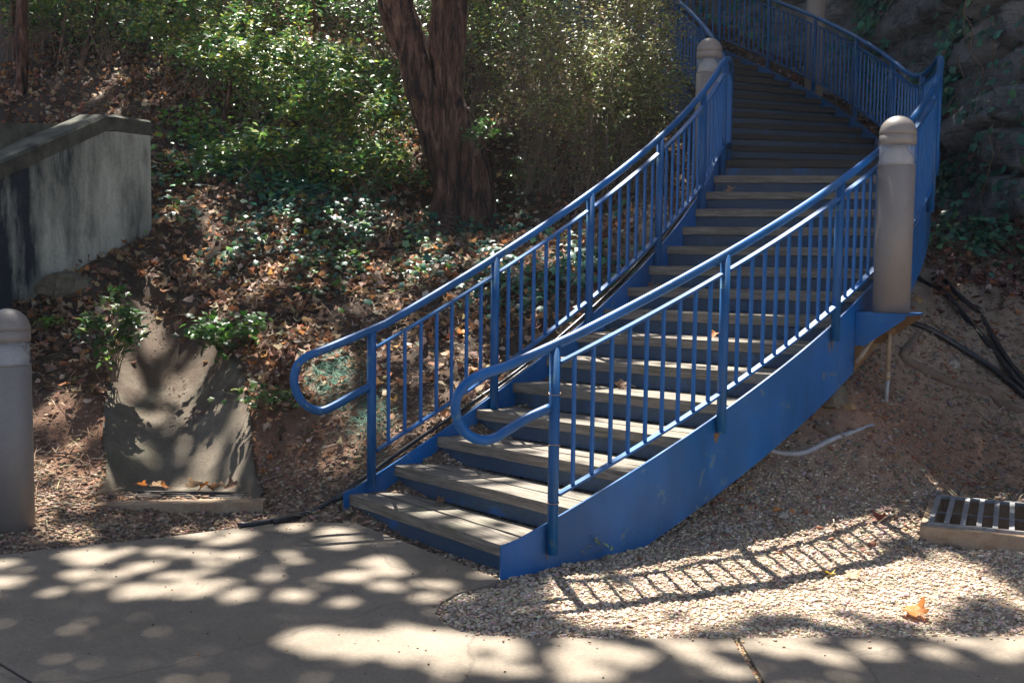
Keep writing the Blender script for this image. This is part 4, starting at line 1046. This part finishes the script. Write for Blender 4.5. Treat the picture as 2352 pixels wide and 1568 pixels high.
patch(900, 900, 560, 180, 90, 'ground_ivy', T_IVY, IVYC+[(.10,.22,.04)], .06, M_ivy, .08, thr=.4)
# ivy hanging on the cliff
n = 95000
ui = rng.uniform(0, uu[-1], n); zi = rng.uniform(1.2, 8, n)
dens = smooth(.44, .56, fbm(ui, zi*.55, .9, 4, 81)+.10*smooth(6.0, 8.5, ui)*(1-smooth(10.5, 12.5, ui)))
dens = dens*np.where((ui < 9.4) & (zi < 4.3), .12, 1)*np.where(ui > 12.2, .35, 1)
k = rng.random(n) < dens*.6; ui, zi = ui[k], zi[k]; n = len(ui)
di = cliff_disp(ui, zi)+rng.uniform(.02, .16, n)
bxx = np.interp(ui, uu, cx_); byy = np.interp(ui, uu, cy_); nxx = np.interp(ui, uu, nxn); nyy = np.interp(ui, uu, nyn)
N = np.stack([nxx, nyy-.1, np.full(n, .55)], 1)
ivy = thing('cliff_ivy', 'dark blue green ivy curtain hanging over the rock cliff', 'ivy')
scatter('leaves', T_IVY, np.stack([bxx+nxx*di, byy+nyy*di, zi], 1), N, rng.uniform(.07, .15, n), palette(n, [(.04,.17,.13), (.06,.23,.16), (.03,.12,.10), (.10,.24,.12), (.14,.08,.07)], [3, 3, 3, 1.5, .7]), M_ivy, ivy, jit=.35)
vs = MB()
for k in range(60):
    u0_ = rnd.uniform(4, 12); z0_ = rnd.uniform(2.5, 6); P = []
    for i in range(7):
        a_ = u0_+.12*math.sin(i*1.3+k); z_ = z0_-i*.22; d_ = float(cliff_disp(np.array([a_]), np.array([z_]))[0])+.05
        P.append((float(np.interp(a_, uu, cx_)+np.interp(a_, uu, nxn)*d_), float(np.interp(a_, uu, cy_)+np.interp(a_, uu, nyn)*d_), z_))
    vs.tube(P, .006, 4, False)
vs.obj('vines', M_twig, ivy)

# ------------------------------------------------------------------ the forked tree
tree = thing('forked_tree', 'large forked tree with ridged red brown bark beside the stairs', 'tree', (0, 0, 0))
DT = 10.55
def tp(px, py, D=DT): return at(px, py, D)
L1 = [tp(1022,560), tp(1030,500), tp(1030,420), tp(1012,330), tp(985,230), tp(950,130), tp(918,40), tp(895,-50), tp(850,-220, 10.9), tp(790,-480, 11.5), tp(760,-800, 12.4), tp(700,-1300, 14), tp(720,-1800, 14.6)]
R1 = [.30, .20, .165, .18, .18, .165, .16, .155, .145, .13, .11, .08, .05]
L2 = [tp(1085,560,10.65), tp(1072,500,10.65), tp(1062,400,10.65), tp(1043,300,10.6), tp(1028,200,10.6), tp(1036,100,10.6), tp(1040,0,10.65), tp(1042,-80,10.7), tp(1070,-260,11), tp(1110,-520,11.6), tp(1100,-900,12.8), tp(1180,-1400,14.2), tp(1220,-2100,15.6)]
R2 = [.30, .22, .19, .17, .15, .135, .14, .14, .13, .115, .10, .08, .05]
L3 = [tp(1020,230,10.5), tp(1004,120,10.45), tp(1005,30,10.45), tp(1012,-60,10.45), tp(1010,-300,10.8), tp(950,-700,12)]
L4 = [tp(1085,560,10.8), tp(1085,420,10.75), tp(1072,300,10.65), tp(1066,248,10.6)]
def bark(m, P, R, sg=14, n=56):
    Pc = catmull(P, sg); Rc = np.interp(np.arange(len(Pc))/sg, np.arange(len(R)), R)
    m.V, b0 = m.V, len(m.V)
    m.tube(Pc, list(Rc*.93), n, True, .35)
    for i in range(b0, len(m.V)):
        v = m.V[i]; k_ = (.5-abs(noise.noise(Vector((v[0]*13, v[1]*13, v[2]*1.7)))))*.05-.012+(.3-abs(noise.noise(Vector((v[0]*30, v[1]*30, v[2]*5)))))*.02
        ci = min(range(0, len(Pc)), key=lambda q: abs(Pc[q][2]-v[2])); d = Vector((v[0]-Pc[ci][0], v[1]-Pc[ci][1], 0))
        if d.length > 1e-4: d.normalize(); m.V[i] = (v[0]+d.x*k_, v[1]+d.y*k_, v[2])
m = MB(); bark(m, L1, R1); bark(m, L2, R2); bark(m, L3, [.06, .07, .065, .06, .05, .03], 8, 14); bark(m, L4, [.26, .19, .13, .06], 10, 26)
for k, (px, py) in enumerate([(985,548), (1010,566), (1140,545)]):   # root flare
    a_ = np.array(tp(1040, 500, DT)); b_ = np.array(hit(px, py)); b_[2] -= .05; bark(m, [a_, a_*.5+b_*.5+np.array([0, 0, -.02]), b_], [.12, .10, .05], 8, 14)
m.obj('trunk', M_bark, tree, True)

# trees that carry the rest of the canopy, uphill and out of the frame
anch = {}
def shade_tree(x, y, top, lab):
    t = thing('shade_tree', lab, 'tree'); z = float(terrain(np.array([x]), np.array([y]))[0])
    m = MB(); bark(m, [(x, y, z-.3), (x+.1, y, z+2), (x-.1, y+.2, z+5), top], [.3, .24, .2, .08], 8, 16)
    for k in range(4):
        w_ = k*1.7; m.tube(catmull([(x, y+.1, z+4), (x+1.2*math.cos(w_), y+1.2*math.sin(w_), z+6), (top[0]+2.6*math.cos(w_), top[1]+2.6*math.sin(w_), top[2]-.5)], 6), [.11-.006*i for i in range(13)], 8)
    m.obj('trunk', M_bark, t, True); return t
trees = [(tree, (-1.5, 15)), (shade_tree(-5.5, 19.5, (-5, 17.5, 11), 'tall tree uphill on the left whose crown dapples the path'), (-5, 17.5)),
         (shade_tree(1.5, 21, (1, 21, 11), 'tall tree uphill behind the shrubs'), (1, 21)), (shade_tree(8.5, 16, (5.5, 16, 11), 'tall tree on top of the cliff shading the stairs'), (5, 16)), (shade_tree(-6, 27, (-5, 24, 13), 'tallest tree far up the slope'), (-4, 26))]

# ------------------------------------------------------------------ canopy of leaves: thick where the photo is in shade, gappy where sun comes through
LIT = [  # cx, cy, rx, ry, lit
 (420,1335,480,66,.72), (850,1335,260,75,.55), (620,1235,260,28,.85), (930,1500,330,48,.97), (1180,1530,220,45,.95), (1400,1520,260,60,.85), (1850,1520,420,60,.75), (2250,1520,220,60,.75),
 (1500,1400,300,62,1.0), (1800,1330,420,100,1.0), (2050,1360,330,90,.95), (2290,1370,140,60,.7), (1700,1240,250,60,1.0), (1990,1215,150,40,1.0), (2280,1200,130,60,.75), (1330,1350,80,60,1.0), (1120,1420,60,25,.6),
 (400,960,190,240,.88), (420,1120,170,60,.7), (140,1090,120,170,.85), (230,720,140,100,.85), (150,660,80,40,.85), (620,830,180,140,.75), (700,640,280,130,.75), (760,880,70,80,.9), (800,1050,140,90,.7), (1000,900,160,160,.6),
 (1000,1120,170,60,.65), (1250,1190,170,60,.88), (1350,1060,260,90,.95), (1500,960,300,90,1.0), (1560,860,240,80,1.0), (1650,760,250,50,.85), (1700,690,220,30,.6), (1200,930,160,60,.7), (1350,780,150,60,.7),
 (740,110,270,170,.97), (780,260,140,90,.97), (520,90,190,110,.6), (150,170,150,90,.42), (470,340,120,110,.75), (640,330,220,140,.45), (1440,80,200,170,.97), (1300,180,180,170,.75), (980,60,100,150,.97), (1110,290,50,50,.95),
 (1200,620,200,90,.7), (1050,620,180,100,.65), (1450,400,110,90,.5), (150,370,180,45,.55), (250,440,80,80,.3), (560,500,200,70,.5), (870,480,130,70,.5)]
DARK = [(1238,1470,58,120,1.0), (230,1525,440,85,1.0), (560,1455,160,28,1.0), (1560,1465,20,60,.3), (1980,1500,120,30,.35), (2240,1400,120,25,.4), (1230,1340,35,30,.8)]
def lit_at(px, py):
    v = np.full(px.shape, .035)
    out = (px < -150) | (px > 2500) | (py > 1640)
    for cx, cy, rx, ry, l_ in LIT:
        d = ((px-cx)/rx)**2+((py-cy)/ry)**2; v = np.maximum(v, l_*(1-smooth(.62, 1.2, d)))
    for cx, cy, rx, ry, l_ in DARK:
        d = ((px-cx)/rx)**2+((py-cy)/ry)**2; v = v*(1-l_*(1-smooth(.6, 1.1, d)))
    return np.where(out, np.where(px > 2500, .3, .035), v)
BUMP = [(-1.9, 11.9, 1.0, 1.4), (-3.0, 12.6, 1.0, 1.3), (1.0, 10.8, 1.6, .8), (.3, 11.6, 1.5, .9), (1.2, 12.2, 1.8, .7)]
def hsurf(x, y):
    z = terrain(x, y, False)
    for a_, b_, h_, r_ in BUMP: z = z+h_*np.exp(-(((x-a_)/r_)**2+((y-b_)/r_)**2)*1.2)
    a = np.arctan2(y-IC[1], x-IC[0]); zs = np.vectorize(nz)(np.clip(a, A1, AE))
    return np.where(in_stair(x, y, 0), np.maximum(z, zs), z)
Zc_ = 11.0
n = 430000
cxp = rng.uniform(-9, 8, n); cyp = rng.uniform(7.5, 26, n)
gxp, gyp = cxp.copy(), cyp.copy(); zq = np.zeros(n)
for it in range(5):
    kk = (Zc_-zq)/S[2]; gxp = cxp-S[0]*kk; gyp = cyp-S[1]*kk
    zn = hsurf(gxp, np.maximum(gyp, 1.0)); zq = zq*.3+zn*.7
gy_safe = np.maximum(gyp, 2.0)
ppx, ppy = topix(gxp, gy_safe, zq)
lt = lit_at(ppx, ppy)
lt = np.where(gyp < 3.2, .5, lt)
# gap pattern: soft irregular openings plus many small pinholes that throw round sun spots
v1 = cxp; v2 = cyp*S[2]
g = .7*vn(v1, v2, 8.0, 91)+.45*vn(v1, v2, 15, 93)+.22*vn(v1, v2, 2.2, 95)
order = np.empty(n); order[np.argsort(g)] = np.arange(n)/n
lt = np.maximum(0, lt-.06)*1.06
strong = smooth(.8, .99, lt)
keep = order < 1-(lt*(.10*(1-strong)+strong))
RS = 60; gridm = np.zeros((int(17.2*RS), int(28*RS)), bool)
pick = rng.choice(n, 40000, replace=False); pick = pick[rng.random(len(pick)) < np.clip(lt[pick], 0, .95)*.46]
for q in pick:
    r_ = rng.uniform(.05, .092)*RS; a0_ = (v1[q]+9)*RS; b0_ = v2[q]*RS; R_ = int(r_)+1
    i0, i1, k0_, k1_ = max(0, int(a0_)-R_), int(a0_)+R_+1, max(0, int(b0_)-R_), int(b0_)+R_+1
    sub_ = gridm[i0:i1, k0_:k1_]; ii_, jj_ = np.ogrid[i0:i0+sub_.shape[0], k0_:k0_+sub_.shape[1]]
    sub_ |= (ii_-a0_)**2+(jj_-b0_)**2 < r_*r_
keep &= ~gridm[np.clip(((v1+9)*RS).astype(int), 0, gridm.shape[0]-1), np.clip((v2*RS).astype(int), 0, gridm.shape[1]-1)]
dep = rng.uniform(-1.0, 1.0, n)
Pc = np.stack([cxp, cyp, np.full(n, Zc_)], 1)+S[None]*dep[:, None]
Pc = Pc[keep]; 
own = np.argmin(np.stack([(Pc[:, 0]-a[0])**2+(Pc[:, 1]-a[1])**2 for _, a in trees], 1), 1)
CG = [(.03,.07,.02), (.045,.09,.025), (.02,.05,.015)]
T_CAN = [(np.array([(-.5, 0, 0), (-.1, .4, .05), (.5, 0, 0), (-.1, -.4, .05)], float), np.array([(0, 3, 1), (3, 2, 1)]))]
for k, (tr_, a) in enumerate(trees):
    q = Pc[own == k]
    scatter('crown', T_CAN, q, np.tile(S+np.array([0, 0, .15]), (len(q), 1)), rng.uniform(.07, .11, len(q)), palette(len(q), CG), M_crown, tr_, jit=.3)

# unseen leaf layer added over the path to cut the overhead sky light
n = 46000
q = np.stack([rng.uniform(-11, 10, n), rng.uniform(-9, 9, n), rng.uniform(10.2, 12.5, n)], 1)
gg = vn(q[:, 0], q[:, 1], 1.6, 97)*.6+vn(q[:, 0], q[:, 1], 4, 98)*.4
q = q[(gg < .62) & (q[:, 0] < .5+rng.normal(0, .8, n)) & (q[:, 1] < 7.6+rng.normal(0, .3, n))]
for k, (tr_, sel) in enumerate(((trees[0][0], q[:, 0] < 0), (trees[3][0], q[:, 0] >= 0))):
    p_ = q[sel]; len(p_) and scatter('crown', T_CAN, p_, np.tile(UP, (len(p_), 1)), rng.uniform(.16, .26, len(p_)), palette(len(p_), CG), M_crown, tr_, jit=.3)

# ------------------------------------------------------------------ thin haze volume added to lift the shadows and give a soft glow
hm = bpy.data.materials.new('haze'); hm.use_nodes = True; ht = hm.node_tree; ht.nodes.clear()
ho = ht.nodes.new('ShaderNodeOutputMaterial'); hv = ht.nodes.new('ShaderNodeVolumePrincipled')
hv.inputs['Color'].default_value = (.93, .95, 1.0, 1); hv.inputs['Density'].default_value = .0013; hv.inputs['Anisotropy'].default_value = .35
ht.links.new(hv.outputs[0], ho.inputs['Volume'])
hz = MB().box((0, 0, 7.7), (300, 300, 18.6)).obj('haze', hm); tag(hz, kind='stuff')
scene.cycles.volume_bounces = 0
